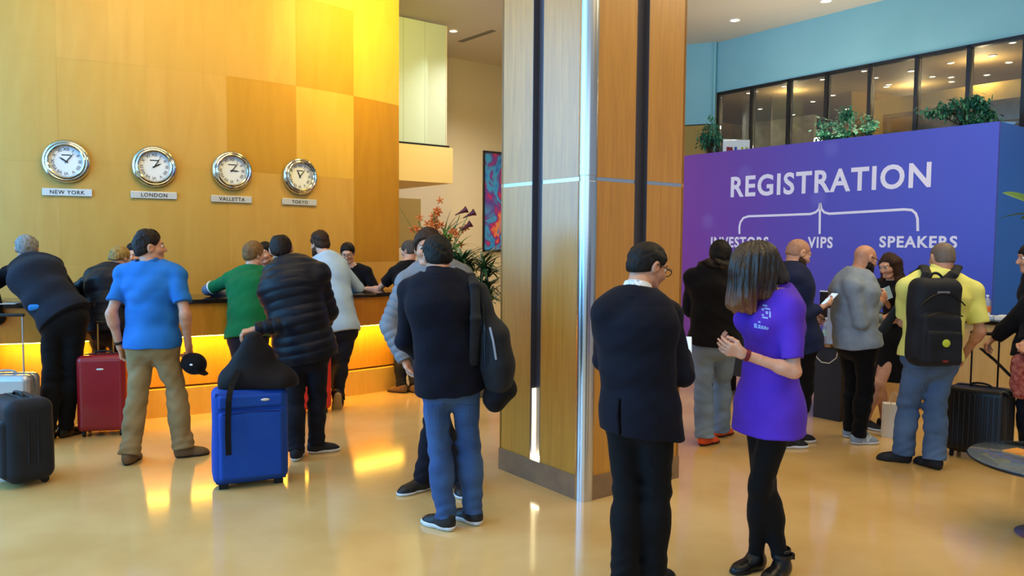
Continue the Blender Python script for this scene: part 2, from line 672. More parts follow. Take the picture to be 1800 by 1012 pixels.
M_black = _MATS['black_frame']
wf = MB()
us = [bw(x, 150)[0] for x in (1264, 1322, 1387, 1453, 1529, 1611, 1702, 1800)]
us.append(us[-1] + 0.95)
ZS = 2.7
for u in us:
    wf.box(BW0 + bd * u - bn * .03 + UP * (ZS + ZW) / 2, (.028, .05, (ZW - ZS) / 2), BAX)
wf.box(BW0 + bd * (us[0] + us[-1]) / 2 - bn * .03 + UP * (ZW - .02), ((us[-1] - us[0]) / 2, .05, .022), BAX)
gq = MB()
for a, b in zip(us[:-1], us[1:]):
    gq.box(BW0 + bd * (a + b) / 2 - bn * .03 + UP * (ZS + ZW) / 2, ((b - a) / 2 - .03, .004, (ZW - ZS) / 2 - .02), BAX)
w2 = gq.build('window_2', glass('clear_glass', (0.86, 0.88, 0.86), 0.05, 0.02))
tag(w2, kind='structure')
wf.build('window_frame', M_black, w2)

# upper lounge behind the glass: ceiling, back wall, floor, a beam and a doorway
M_lc = mat('lounge_ceiling', '#a88f62', 0.7)
M_lw = mat('lounge_wall', '#b08d48', 0.7)
ZC2 = ZW + 0.12
mb = MB()
mb.box(BW0 + bd * 3.5 - bn * 4.2 + UP * (ZC2 + .05), (6.5, 4.0, .05), BAX)
tag(mb.build('ceiling_lounge', M_lc), kind='structure')
mb = MB()
mb.box(BW0 + bd * 3.5 - bn * 8.0 + UP * (2.7 + ZC2) / 2, (6.5, .05, (ZC2 - 2.7) / 2), BAX)
mb.box(BW0 - bd * 2.6 - bn * 4.2 + UP * (2.7 + ZC2) / 2, (.05, 4.0, (ZC2 - 2.7) / 2), BAX)
tag(mb.build('wall_lounge', M_lw), kind='structure')
mb = MB()
mb.box(BW0 + bd * 3.5 - bn * 4.2 + UP * 2.6, (6.5, 4.0, .05), BAX)
tag(mb.build('floor_lounge', mat('lounge_carpet', '#7d6a48', 0.8)), kind='structure')


def bwd(px, py, depth):
    p = onplane(px, py, BW0 - bn * depth, bn)
    return np.dot(p - BW0, bd), p[2]


# gold bulkhead with the dark framed doorway
u0, zt0 = bwd(1526, 178, 1.6)
u1, _ = bwd(1830, 160, 1.6)
ud0, zd = bwd(1552, 202, 1.6)
ud1, _ = bwd(1612, 196, 1.6)
M_gold = mat('gold_bulkhead', '#b8943e', 0.6)
mb = MB()
mb.box(BW0 + bd * (u0 + u1) / 2 - bn * 1.7 + UP * (zt0 + zd) / 2, ((u1 - u0) / 2, .1, (zt0 - zd) / 2), BAX)
mb.box(BW0 + bd * (u0 + ud0) / 2 - bn * 1.7 + UP * (2.65 + zd) / 2, ((ud0 - u0) / 2, .1, (zd - 2.65) / 2), BAX)
tag(mb.build('wall_bulkhead', M_gold), kind='structure')
mb = MB()
for u in (ud0 + .03, ud1):
    mb.box(BW0 + bd * u - bn * 1.68 + UP * (2.65 + zd) / 2, (.035, .06, (zd - 2.65) / 2), BAX)
mb.box(BW0 + bd * (ud0 + ud1) / 2 - bn * 1.68 + UP * (zd - .03), ((ud1 - ud0) / 2, .06, .03), BAX)
dr = mb.build('door_1', mat('dark_door_frame', '#3a2016', 0.45))
tag(dr, kind='structure')
mb = MB()
ue, ze = bwd(1660, 215, 1.9)
mb.box(BW0 + bd * (ud1 + u1) / 2 - bn * 1.9 + UP * (2.65 + zd) / 2, ((u1 - ud1) / 2, .05, (zd - 2.65) / 2), BAX)
tag(mb.build('wall_lounge_stone', mat('stone_cladding', '#8c6a44', 0.8, col2='#6d5236', scale=9, bump=0.3)), kind='structure')
# patterned stone wall seen through the left panes
mb = MB()
ua, za = bwd(1290, 222, 3.0)
ub, _ = bwd(1432, 245, 3.0)
mb.box(BW0 + bd * (ua + ub) / 2 - bn * 3.0 + UP * (2.65 + za) / 2, ((ub - ua) / 2, .05, (za - 2.65) / 2), BAX)
tag(mb.build('wall_lounge_screen', mat('pale_stone', '#b9ab8c', 0.8, col2='#8f8468', scale=6, bump=0.3)), kind='structure')
for _u, _d in ((.6, 1.4), (2.2, 2.6), (3.8, 1.5), (5.2, 3.0), (6.6, 1.6), (1.2, 4.6), (4.2, 5.0)):
    light('lounge_lamp', 'POINT', BW0 + bd * _u - bn * _d + UP * (ZC2 - .25), BW0, 26, (1, .80, .46), .04)

# round downlights
M_glow = mat('lamp_glow', '#ffffff', emit='#fff1d6', estr=9)
M_rim = mat('lamp_rim', '#eeeae0', 0.4)


def downlight(p, r, label, group=None):
    o = empty('downlight', p, label, 'ceiling light', group)
    a = MB()
    a.lathe([(r * .82, -.012), (r * 1.12, -.012), (r * 1.12, 0), (r * .82, 0)], p, None, 20, cap=False)
    a.build('rim', M_rim, o)
    a = MB()
    a.lathe([(r * .82, -.008), (r * .82, -.002)], p, None, 20)
    a.build('diffuser', M_glow, o)
    return o


downlight(onz(1292, 35, CEIL), .085, 'bright round downlight in the hall ceiling above the blue wall')
downlight(onz(1452, 1, CEIL), .085, 'round downlight cut by the top edge of the picture above the blue wall')
downlight(onz(797, 54, CEIL), .075, 'round downlight in the ceiling beside the green glass mezzanine')
for q in ((1316, 163), (1378, 151), (1336, 191), (1446, 139), (1429, 178), (1394, 201), (1464, 167), (1519, 124), (1489, 191),
          (1539, 136), (1558, 152), (1562, 148), (1602, 124), (1639, 134), (1671, 110), (1672, 135), (1673, 143), (1705, 122), (1735, 131), (1745, 97),
          (1774, 109), (1780, 74), (1765, 147)):
    p = onz(q[0], q[1], ZC2)
    if abs(np.dot(p - BW0, bn)) < 7.8:
        downlight(p, .05, 'small round downlight seen through the upper strip of windows', 'downlights in the upper lounge ceiling')
# slot vent
va, vb = onz(809, 73, CEIL), onz(868, 53, CEIL)
mb = MB()
dv = (vb - va) / np.linalg.norm(vb - va)
mb.box((va + vb) / 2 - UP * .004, (np.linalg.norm(vb - va) / 2, .05, .006), [dv, np.cross(UP, dv), UP])
tag(mb.build('air_vent', mat('vent_grey', '#77756d', 0.6), loc=(va + vb) / 2), 'long narrow grey air slot in the ceiling behind the pillar', 'air vent')

# ---- painting on the far wall
pp = onplane(864, 352, far0, -B_DIR)
pt, pb = onplane(848, 265, far0, -B_DIR), onplane(848, 442, far0, -B_DIR)
hz, wz = (pt[2] - pb[2]), 0.9
M_art = mat('abstract_paint', '#2a4fb0', 0.5)
nt = M_art.node_tree
tc = nt.nodes.new('ShaderNodeTexCoord')
nz = nt.nodes.new('ShaderNodeTexNoise')
nz.inputs['Scale'].default_value = 1.7
nz.inputs['Detail'].default_value = 3
nz.inputs['Distortion'].default_value = 1.6
cr = nt.nodes.new('ShaderNodeValToRGB')
cols = ['#1d2f8a', '#2f7fd8', '#3a9ad8', '#5a3a9c', '#c02a5a', '#e08a50', '#2f6fd0']
e = cr.color_ramp.elements
e[0].position, e[0].color = 0.28, (*lin(cols[0]), 1)
e[1].position, e[1].color = 0.74, (*lin(cols[-1]), 1)
for i, cc in enumerate(cols[1:-1]):
    x = e.new(0.36 + i * 0.07)
    x.color = (*lin(cc), 1)
nt.links.new(tc.outputs['Object'], nz.inputs['Vector'])
nt.links.new(nz.outputs['Fac'], cr.inputs['Fac'])
nt.links.new(cr.outputs['Color'], nt.nodes['Principled BSDF'].inputs['Base Color'])
pc = pt + A_DIR * (wz / 2) - B_DIR * .03
pc[2] = (pt[2] + pb[2]) / 2
pa = empty('painting', pc, 'tall painting of blue, red and orange shapes half behind the pillar', 'painting')
mb = MB()
mb.box(pc, (wz / 2 - .03, .012, hz / 2 - .03), AX)
mb.build('canvas', M_art, pa)
mb = MB()
for s in (-1, 1):
    mb.box(pc + A_DIR * s * (wz / 2 - .015), (.02, .025, hz / 2), AX)
    mb.box(pc + UP * s * (hz / 2 - .015), (wz / 2, .025, .02), AX)
mb.build('frame', mat('painting_frame', '#1a1620', 0.4), pa)
# small tan picture beside the flowers
p1 = onplane(717, 372, far0, -B_DIR)
mb = MB()
mb.box(p1 - B_DIR * .02 - UP * .2, (.26, .02, .45), AX)
tag(mb.build('wall_panel', mat('tan_panel', '#9c8448', 0.7), loc=p1), 'plain tan rectangular panel on the far wall behind the orange flowers', 'wall panel')

# ---- reception counter, curved with the wall
CR = 8.58
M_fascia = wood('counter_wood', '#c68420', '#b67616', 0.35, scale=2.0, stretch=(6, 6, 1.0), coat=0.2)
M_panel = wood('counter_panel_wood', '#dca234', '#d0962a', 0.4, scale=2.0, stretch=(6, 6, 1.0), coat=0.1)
M_top = mat('black_granite', '#17130f', 0.12, col2='#241c16', scale=40)
tce = math.atan2(8.75 - WC[1], -1.16 - WC[0])
tcs = tce - 0.90


def arc_block(mb, r0, r1, z0, z1, n=48, a=tcs, b=tce):
    for k in range(n):
        t0, t1 = a + (b - a) * k / n, a + (b - a) * (k + 1) / n
        P = lambda t, r, z: wpt(t, r, z)
        mb.quad(P(t0, r1, z0), P(t1, r1, z0), P(t1, r1, z1), P(t0, r1, z1))
        mb.quad(P(t1, r0, z0), P(t0, r0, z0), P(t0, r0, z1), P(t1, r0, z1))
        mb.quad(P(t0, r0, z1), P(t0, r1, z1), P(t1, r1, z1), P(t1, r0, z1))
        mb.quad(P(t0, r1, z0), P(t0, r0, z0), P(t1, r0, z0), P(t1, r1, z0))
    for t, s in ((a, 1), (b, -1)):
        q = [wpt(t, r0, z0), wpt(t, r1, z0), wpt(t, r1, z1), wpt(t, r0, z1)]
        mb.quad(*(q if s > 0 else q[::-1]))


ctr = empty('reception_counter', wpt((tcs + tce) / 2, 8.4, 0), 'long curved hotel reception counter with black top and glowing front below the clocks', 'counter')
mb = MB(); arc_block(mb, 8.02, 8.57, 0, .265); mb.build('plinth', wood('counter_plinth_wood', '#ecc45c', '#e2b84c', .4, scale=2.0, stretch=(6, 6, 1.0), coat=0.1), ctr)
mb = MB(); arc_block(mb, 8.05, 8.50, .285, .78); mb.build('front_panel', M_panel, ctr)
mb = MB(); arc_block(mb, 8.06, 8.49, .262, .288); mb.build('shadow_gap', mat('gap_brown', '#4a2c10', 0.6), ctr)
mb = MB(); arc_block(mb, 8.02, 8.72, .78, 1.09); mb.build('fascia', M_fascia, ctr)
mb = MB(); arc_block(mb, 7.98, 8.76, 1.09, 1.13); mb.build('countertop', M_top, ctr)
mb = MB(); arc_block(mb, 8.61, 8.66, .768, .779); mb.build('light_strip', mat('led_strip', '#ffcf5a', emit='#ffc640', estr=55), ctr)

# ---- clocks and city plates
M_chrome = mat('polished_chrome', '#d8d6cc', 0.12, 1.0)
M_dial = mat('white_dial', '#e9eef4', 0.4)
M_ink = mat('black_ink', '#1a1c24', 0.5)
M_plate = mat('silver_plate', '#cfd2d2', 0.35, 0.3)
CLOCKS = [('NEW YORK', 117, 284, 338, 'first', (10, 6.5)), ('LONDON', 271, 293, 343, 'second', (2, 5.5)),
          ('VALLETTA', 407, 300, 350, 'third', (3, 6.2)), ('TOKYO', 526, 310, 355, 'last', (11, 6.5))]


def wall_hit(px, py):
    d = ray(px, py)
    a = d[0] ** 2 + d[1] ** 2
    b = -2 * (d[0] * WC[0] + d[1] * WC[1])
    c = WC[0] ** 2 + WC[1] ** 2 - WR ** 2
    t = (-b - math.sqrt(b * b - 4 * a * c)) / (2 * a)
    return EYE + d * t


HOURS = ['XII', 'I', 'II', 'III', 'IIII', 'V', 'VI', 'VII', 'VIII', 'IX', 'X', 'XI']
for city, px, py, ly, nth, (hh, mm) in CLOCKS:
    p = wall_hit(px, py)
    nn = np.array([p[0] - WC[0], p[1] - WC[1], 0])
    nn /= np.linalg.norm(nn)
    rt = np.cross(UP, nn)
    ax = np.array([rt, UP, nn])
    ck = empty('wall_clock', p, 'round chrome wall clock above the plate reading ' + city, 'clock', 'world clocks on the golden wall')
    R = .235
    mb = MB()
    mb.lathe([(R * .9, -.004), (R, .02), (R * 1.0, .035), (R * .94, .055), (R * .88, .060), (R * .84, .050), (R * .80, .052), (R * .76, .060), (R * .71, .052), (R * .69, .030), (R * .69, .012)],
             p, ax, 48, cap=False)
    mb.build('rim', M_chrome, ck, smooth=True)
    mb = MB()
    mb.lathe([(R * .70, .010), (R * .70, .016)], p, ax, 48)
    mb.build('dial', M_dial, ck)
    for h in range(12):
        mb = MB()
        an = math.radians(90 - 30 * h)
        u = rt * math.cos(an) + UP * math.sin(an)
        tq = np.cross(nn, u)
        put_text(mb, HOURS[h], p + u * R * .56 + nn * .0165, -tq, u, h=.034, extrude=.0006, offset=.01)
        mb.build('numeral', M_ink, ck)
    mb = MB()
    mb.box(p + UP * R * .30 + nn * .0165, (.045, .006, .0008), ax)
    mb.build('dial_mark', M_ink, ck)
    for nm, an, L, w, dz in (('hour_hand', hh * 30 + mm * .5, .085, .0065, .020), ('minute_hand', mm * 6, .125, .0045, .024)):
        a = math.radians(90 - an)
        u = rt * math.cos(a) + UP * math.sin(a)
        s = np.cross(nn, u)
        mb = MB()
        mb.prism([(-w, -.02), (w, -.02), (w * 1.2, L * .6), (0, L), (-w * 1.2, L * .6)], p + nn * dz, s, u, nn, .002)
        mb.build(nm, M_ink, ck)
    q = wall_hit(px + (2 if px < 200 else 0), ly)
    q = q + nn * .014
    pl = empty('city_plate', q, 'silver plate lettered ' + city + ' under its clock', 'plate', 'city plates under the clocks')
    mb = MB()
    mb.rbox(q, (.24, .040, .006), .004, ax, 2)
    mb.build('plate', M_plate, pl)
    mb = MB()
    put_text(mb, city, q + nn * .0075, rt, UP, h=.042, extrude=.001, offset=.012, spacing=1.15)
    mb.build('lettering', M_ink, pl)

# ---- registration wall
PR = ony(1757, 213, 8.2)
PTOP = PR[2]
PR[2] = 0
pd = np.array([-.607, .795, 0])           # from the right corner to the far left
pn_ = np.array([-.795, -.607, 0])         # faces the hall
PL = 6.2
M_pur = mat('printed_purple', '#4f56c8', 0.45)
nt = M_pur.node_tree
tc = nt.nodes.new('ShaderNodeTexCoord')
sep = nt.nodes.new('ShaderNodeVectorMath')
sep.operation = 'DOT_PRODUCT'
sep.inputs[1].default_value = tuple(pd / PL)
nt.links.new(tc.outputs['Object'], sep.inputs[0])
cr = nt.nodes.new('ShaderNodeValToRGB')
e = cr.color_ramp.elements
e[0].position, e[0].color = 0.0, (*lin('#454fc4'), 1)
e[1].position, e[1].color = 0.72, (*lin('#7a3d9e'), 1)
x = e.new(0.3); x.color = (*lin('#4f48b8'), 1)
x = e.new(0.5); x.color = (*lin('#6440a8'), 1)
nt.links.new(sep.outputs['Value'], cr.inputs['Fac'])
vor = nt.nodes.new('ShaderNodeTexVoronoi')
vor.inputs['Scale'].default_value = 1.6
nt.links.new(tc.outputs['Object'], vor.inputs['Vector'])
mr = nt.nodes.new('ShaderNodeMapRange')
mr.inputs[1].default_value, mr.inputs[2].default_value = 0.10, 0.22
mr.inputs[3].default_value, mr.inputs[4].default_value = 0.16, 0.0
nt.links.new(vor.outputs['Distance'], mr.inputs[0])
mx = nt.nodes.new('ShaderNodeMixRGB')
mx.inputs[2].default_value = (*lin('#8f8fe0'), 1)
nt.links.new(mr.outputs[0], mx.inputs[0])
nt.links.new(cr.outputs['Color'], mx.inputs[1])
nt.links.new(mx.outputs[0], nt.nodes['Principled BSDF'].inputs['Base Color'])
reg = empty('registration_wall', PR, 'big purple and blue display wall headed REGISTRATION behind the sign-in desks', 'display wall')
mb = MB()
mb.box(PR + pd * PL / 2 - pn_ * .02 + UP * PTOP / 2, (PL / 2, .02, PTOP / 2), [pd, pn_, UP])
mb.build('front_panel', M_pur, reg)
mb = MB()
mb.box(PR - pn_ * .9 + UP * PTOP / 2 + pd * .015, (.015, .86, PTOP / 2), [pd, pn_, UP])
mb.build('side_panel', mat('printed_blue', '#2a66d8', 0.45), reg)


def reg_at(px, py):
    return onplane(px, py, PR, pn_) + pn_ * .003


lt = MB()


def reg_text(txt, x0, y0, x1, y1, h_px, **kw):
    """letters whose left end is at (x0,y0) and right end at (x1,y1), mid-height"""
    a, b = reg_at(x0, y0), reg_at(x1, y1)
    c = (a + b) / 2
    hh = reg_at((x0 + x1) / 2, (y0 + y1) / 2 - h_px / 2)[2] - reg_at((x0 + x1) / 2, (y0 + y1) / 2 + h_px / 2)[2]
    u = -pd
    w = abs(np.dot(b - a, pd))
    put_text(lt, txt, c, u, UP, w=w, h=hh, extrude=.001, **kw)


reg_text('REGISTRATION', 1285, 330, 1637, 305, 41, offset=.025, spacing=1.12)
reg_text('INVESTORS', 1250, 427, 1351, 424, 19, offset=.03, spacing=1.15)
reg_text('VIPS', 1420, 426, 1464, 426, 20, offset=.03, spacing=1.15)
reg_text('SPEAKERS', 1546, 426, 1683, 424, 21, offset=.03, spacing=1.15)
lt.build('lettering', mat('white_print', '#e6e2f2', 0.5), reg)
br = MB()


def br_line(pts, w=.030):
    P = [reg_at(*q) for q in pts]
    br.strip(P, [np.cross(pn_, (P[min(i + 1, len(P) - 1)] - P[max(i - 1, 0)])) for i in range(len(P))], w, .002)


br_line([(1300, 411), (1300, 398), (1302, 390), (1307, 383), (1316, 380), (1360, 378.5), (1425, 376), (1434, 373), (1440, 367), (1442, 357)])
br_line([(1442, 357), (1444, 367), (1449, 373), (1458, 375.5), (1520, 372), (1590, 368), (1603, 369), (1610, 375), (1613, 384), (1613.5, 406)])
br_line([(1441.5, 362), (1441, 411)])
br.build('bracket', _MATS['white_print'], reg)
print('ROOM', PTOP, ZW, mz, far0)
# ================================================================== smooth solids (signed distance -> mesh)
def nrm(v):
    v = np.asarray(v, float)
    return v / (np.linalg.norm(v) + 1e-12)


def perp(v, t):
    """v made square to the axis t"""
    v = np.asarray(v, float)
    return nrm(v - t * np.dot(v, t))


class Solid:
    def __init__(self):
        self.pr, self.cuts, self.disp, self.inter = [], [], None, []

    def _p(self, fn, lo, hi, k, op):
        self.pr.append((fn, np.array(lo, float), np.array(hi, float), k, op))
        return self

    def cone(self, a, b, ra, rb, k=.03, op='add', puff=None):
        a, b = np.asarray(a, float), np.asarray(b, float)
        ab = b - a
        L2 = float(ab @ ab) + 1e-12
        L = math.sqrt(L2)

        def fn(P):
            t = np.clip((P - a) @ ab / L2, 0, 1)
            q = P - a - t[:, None] * ab
            r = ra + (rb - ra) * t
            if puff:
                s = t * L
                r = r + puff[1] * (np.abs(np.sin(math.pi * s / puff[0])) ** .6 - .5)
            return np.sqrt((q * q).sum(1)) - r
        m = max(ra, rb) + (abs(puff[1]) if puff else 0)
        return self._p(fn, np.minimum(a, b) - m, np.maximum(a, b) + m, k, op)

    def ell(self, a, b, right, ra, rb, k=.03, op='add', cap=1.0, puff=None):
        """tapered bar of oval section: right = axis of the first radius; ra, rb = (wide, deep)"""
        a, b = np.asarray(a, float), np.asarray(b, float)
        ab = b - a
        L2 = float(ab @ ab) + 1e-12
        L = math.sqrt(L2)
        al = ab / L
        u = perp(right, al)
        w = np.cross(al, u)

        def fn(P):
            D = P - a
            s = D @ al
            t = np.clip(s / L, 0, 1)
            x, y = D @ u, D @ w
            z = s - t * L
            rw = ra[0] + (rb[0] - ra[0]) * t
            rd = ra[1] + (rb[1] - ra[1]) * t
            if puff:
                p = puff[1] * (np.abs(np.sin(math.pi * (s + puff[2]) / puff[0])) ** .6 - .5)
                rw, rd = rw + p, rd + p
            m = np.minimum(rw, rd) * cap
            k0 = np.sqrt((x / rw) ** 2 + (y / rd) ** 2 + (z / m) ** 2)
            k1 = np.sqrt((x / rw ** 2) ** 2 + (y / rd ** 2) ** 2 + (z / m ** 2) ** 2)
            return k0 * (k0 - 1) / np.maximum(k1, 1e-6)
        m = max(*ra, *rb) + (abs(puff[1]) if puff else 0)
        return self._p(fn, np.minimum(a, b) - m, np.maximum(a, b) + m, k, op)

    def oval(self, c, ax, r, k=.02, op='add'):
        c, ax, r = np.asarray(c, float), np.asarray(ax, float), np.asarray(r, float)

        def fn(P):
            q = (P - c) @ ax.T
            k0 = np.sqrt(((q / r) ** 2).sum(1))
            k1 = np.sqrt(((q / r ** 2) ** 2).sum(1))
            return k0 * (k0 - 1) / np.maximum(k1, 1e-6)
        m = float(r.max())
        return self._p(fn, c - m, c + m, k, op)

    def box(self, c, ax, h, r=.02, k=.01, op='add'):
        c, ax, h = np.asarray(c, float), np.asarray(ax, float), np.asarray(h, float)

        def fn(P):
            q = np.abs((P - c) @ ax.T) - (h - r)
            return np.sqrt((np.maximum(q, 0) ** 2).sum(1)) + np.minimum(q.max(1), 0) - r
        m = float(np.linalg.norm(h))
        return self._p(fn, c - m, c + m, k, op)

    def solid(self, o, k=.018):
        """another solid, with its own cuts, melted into this one"""
        lo, hi = o.bounds()
        return self._p(lambda P: o.ev(P, self.mg), lo, hi, k, 'add')

    def cut(self, p, n, k=.004):
        """takes away the side the normal points to"""
        self.cuts.append((np.asarray(p, float), nrm(n), k, None))
        return self

    def cut_fn(self, f, k=.004):
        self.cuts.append((None, None, k, f))
        return self

    def ev(self, P, margin):
        d = np.full(len(P), 1.0)
        self.mg = margin + .02
        for fn, lo, hi, k, op in self.pr:
            mg = margin + k
            ix = np.nonzero(((P > lo - mg) & (P < hi + mg)).all(1))[0]
            if not len(ix):
                continue
            b = fn(P[ix])
            a = d[ix]
            if op == 'add':
                h = np.clip(.5 + .5 * (a - b) / k, 0, 1)
                d[ix] = a + (b - a) * h - k * h * (1 - h)
            else:
                h = np.clip(.5 - .5 * (a + b) / k, 0, 1)
                d[ix] = a + (-b - a) * h + k * h * (1 - h)
        if self.disp is not None:
            near = np.nonzero(np.abs(d) < margin + .03)[0]
            if len(near):
                d[near] += self.disp(P[near])
        for p, n, k, f in self.cuts:
            b = f(P) if f is not None else (P - p) @ n
            h = np.clip(.5 - .5 * (d - b) / k, 0, 1)
            d = d + (b - d) * h + k * h * (1 - h)
        return d

    def bounds(self):
        lo = np.min([p[1] for p in self.pr if p[4] == 'add'], 0)
        hi = np.max([p[2] for p in self.pr if p[4] == 'add'], 0)
        for p, n, k, f in self.cuts:
            if n is not None:
                for i in range(3):
                    if n[i] > .999:
                        hi[i] = min(hi[i], p[i] + .01)
                    if n[i] < -.999:
                        lo[i] = max(lo[i], p[i] - .01)
        return lo, hi

    def mesh(self, h):
        B = 8
        lo, hi = self.bounds()
        lo, hi = lo - 2.5 * h - .004, hi + 2.5 * h + .004
        nb = np.maximum(1, np.ceil((hi - lo) / (h * B)).astype(int))
        n = nb * B
        bc = np.stack(np.meshgrid(*[lo[i] + (np.arange(nb[i]) * B + (B - 1) / 2) * h for i in range(3)], indexing='ij'), -1).reshape(-1, 3)
        half = B * h * .87
        dc = self.ev(bc, half * 1.7)
        V = np.repeat(np.repeat(np.repeat(dc.reshape(nb), B, 0), B, 1), B, 2)
        act = np.nonzero(np.abs(dc) < half * 1.5 + .012)[0]
        if not len(act):
            return np.zeros((0, 3)), np.zeros((0, 4), int)
        loc = np.stack(np.meshgrid(*[(np.arange(B) - (B - 1) / 2) * h] * 3, indexing='ij'), -1).reshape(-1, 3)
        V6 = V.reshape(nb[0], B, nb[1], B, nb[2], B)
        for s in range(0, len(act), 1500):
            a = act[s:s + 1500]
            P = (bc[a][:, None, :] + loc[None]).reshape(-1, 3)
            d = self.ev(P, 2.5 * h).reshape(-1, B, B, B)
            i, j, k = np.unravel_index(a, nb)
            V6[i, :, j, :, k, :] = d
        V = V6.reshape(n)
        V[0], V[-1], V[:, 0], V[:, -1], V[:, :, 0], V[:, :, -1] = [np.maximum(x, 1e-4) for x in (V[0], V[-1], V[:, 0], V[:, -1], V[:, :, 0], V[:, :, -1])]
        S = V < 0
        c = np.zeros(tuple(n - 1), np.int8)
        offs = [(i, j, k) for i in (0, 1) for j in (0, 1) for k in (0, 1)]
        for o in offs:
            c += S[o[0]:n[0] - 1 + o[0], o[1]:n[1] - 1 + o[1], o[2]:n[2] - 1 + o[2]]
        cells = np.argwhere((c > 0) & (c < 8))
        if not len(cells):
            return np.zeros((0, 3)), np.zeros((0, 4), int)
        idx = np.full(tuple(n - 1), -1, np.int32)
        idx[cells[:, 0], cells[:, 1], cells[:, 2]] = np.arange(len(cells))
        val = np.stack([V[cells[:, 0] + o[0], cells[:, 1] + o[1], cells[:, 2] + o[2]] for o in offs], 1)
        acc, cnt = np.zeros((len(cells), 3)), np.zeros(len(cells))
        for a in range(8):
            for b in range(a + 1, 8):
                oa, ob = np.array(offs[a]), np.array(offs[b])
                if np.abs(oa - ob).sum() != 1:
                    continue
                x = (val[:, a] < 0) != (val[:, b] < 0)
                t = np.where(x, val[:, a] / np.where(x, val[:, a] - val[:, b], 1), 0)
                acc += np.where(x[:, None], oa + t[:, None] * (ob - oa), 0)
                cnt += x
        vert = lo + (cells + acc / cnt[:, None]) * h
        F = []
        for ax in range(3):
            u, w = (ax + 1) % 3, (ax + 2) % 3
            sl = [slice(1, n[i] - 1) for i in range(3)]
            sl[ax] = slice(0, n[ax] - 1)
            s2 = list(sl)
            s2[ax] = slice(1, n[ax])
            s0, s1 = S[tuple(sl)], S[tuple(s2)]
            e = np.argwhere(s0 != s1)
            if not len(e):
                continue
            pos = s0[e[:, 0], e[:, 1], e[:, 2]]
            off = np.array([1, 1, 1])
            off[ax] = 0
            e = e + off
            q = []
            for du, dw in ((-1, -1), (0, -1), (0, 0), (-1, 0)):
                g = e.copy()
                g[:, u] += du
                g[:, w] += dw
                q.append(idx[g[:, 0], g[:, 1], g[:, 2]])
            q = np.stack(q, 1)
            q[~pos] = q[~pos][:, ::-1]
            F.append(q)
        F = np.concatenate(F)
        F = F[(F >= 0).all(1)]
        # one step onto the true surface
        e = h * .3
        d0 = self.ev(vert, 3 * h)
        g = np.stack([self.ev(vert + np.eye(3)[i] * e, 3 * h) - d0 for i in range(3)], 1) / e
        g2 = (g * g).sum(1)
        st = np.where(g2 > .05, d0 / np.maximum(g2, .05), 0)
        vert = vert - np.clip(st, -h * .5, h * .5)[:, None] * g
        return vert, F

    def build(self, name, m, parent=None, h=.008, loc=None):
        V, F = self.mesh(h)
        return link_mesh(name, V, F, m, parent, loc, smooth=True)


def join_meshes(parts):
    V, F, n = [], [], 0
    for v, f in parts:
        V.append(v)
        F.append(f + n)
        n += len(v)
    return np.concatenate(V), np.concatenate(F)


def folds(seed=0, amp=.004, f=34.0, fz=1.0):
    r = np.random.default_rng(seed)
    K = r.normal(size=(4, 3)) * np.array([.8, .8, 1.3 * fz])
    K = K / np.linalg.norm(K, axis=1)[:, None] * f * np.array([.6, 1.0, 1.5, 2.3])[:, None]
    ph = r.uniform(0, 6.28, 8)

    def fn(P):
        w = .8 * np.sin(P @ K[0] * .5 + ph[4]) + .6 * np.sin(P @ K[1][[1, 2, 0]] * .4 + ph[5])
        a = np.sin(P @ K[0] + ph[0] + 1.5 * w) + .8 * np.sin(P @ K[1] + ph[1] + w * 1.2) + .45 * np.sin(P @ K[2] + ph[2] + w) + .25 * np.sin(P @ K[3] + ph[3])
        return amp * (a * .62 + .16 * a * a - .1)
    return fn


def ik(a, c, l1, l2, pole):
    """middle joint between a and c; the end is pulled in if out of reach"""
    a, c = np.asarray(a, float), np.asarray(c, float)
    d = np.linalg.norm(c - a)
    ex = d / (l1 + l2)
    if ex > .995:
        k = ex / .995
        if k > 1.12:
            c = a + (c - a) / (k / 1.12)
            k = 1.12
            d = np.linalg.norm(c - a)
        l1, l2 = l1 * k, l2 * k
    u = (c - a) / (d + 1e-9)
    x = (l1 * l1 - l2 * l2 + d * d) / (2 * d + 1e-9)
    y = math.sqrt(max(l1 * l1 - x * x, 0))
    return a + u * x + perp(pole, u) * y, c


def Rz(deg):
    a = math.radians(deg)
    return np.array([[math.cos(a), -math.sin(a), 0], [math.sin(a), math.cos(a), 0], [0, 0, 1]])
# ================================================================== people
M_skin = mat('skin', '#c99578', 0.5, col2='#bd8468', scale=30, bump=.02)
M_skin2 = mat('skin_fair', '#d8a58a', 0.5, col2='#cc9478', scale=30, bump=.02)
M_white_eye = mat('eye_white', '#e8e4de', 0.25)
M_iris = mat('iris', '#2c1a10', 0.2)


def fabric(name, c, c2=None, rough=.85, bump=.15, bs=260, **kw):
    return mat(name, c, rough, col2=c2 or c, scale=kw.pop('scale', 6), bump=bump, bscale=bs, sheen=kw.pop('sheen', .03), spec=.2, **kw)


def hairmat(name, c, c2):
    return mat(name, c, .62, col2=c2, scale=70, stretch=(1, 1, .14), bump=.9, spec=.28)


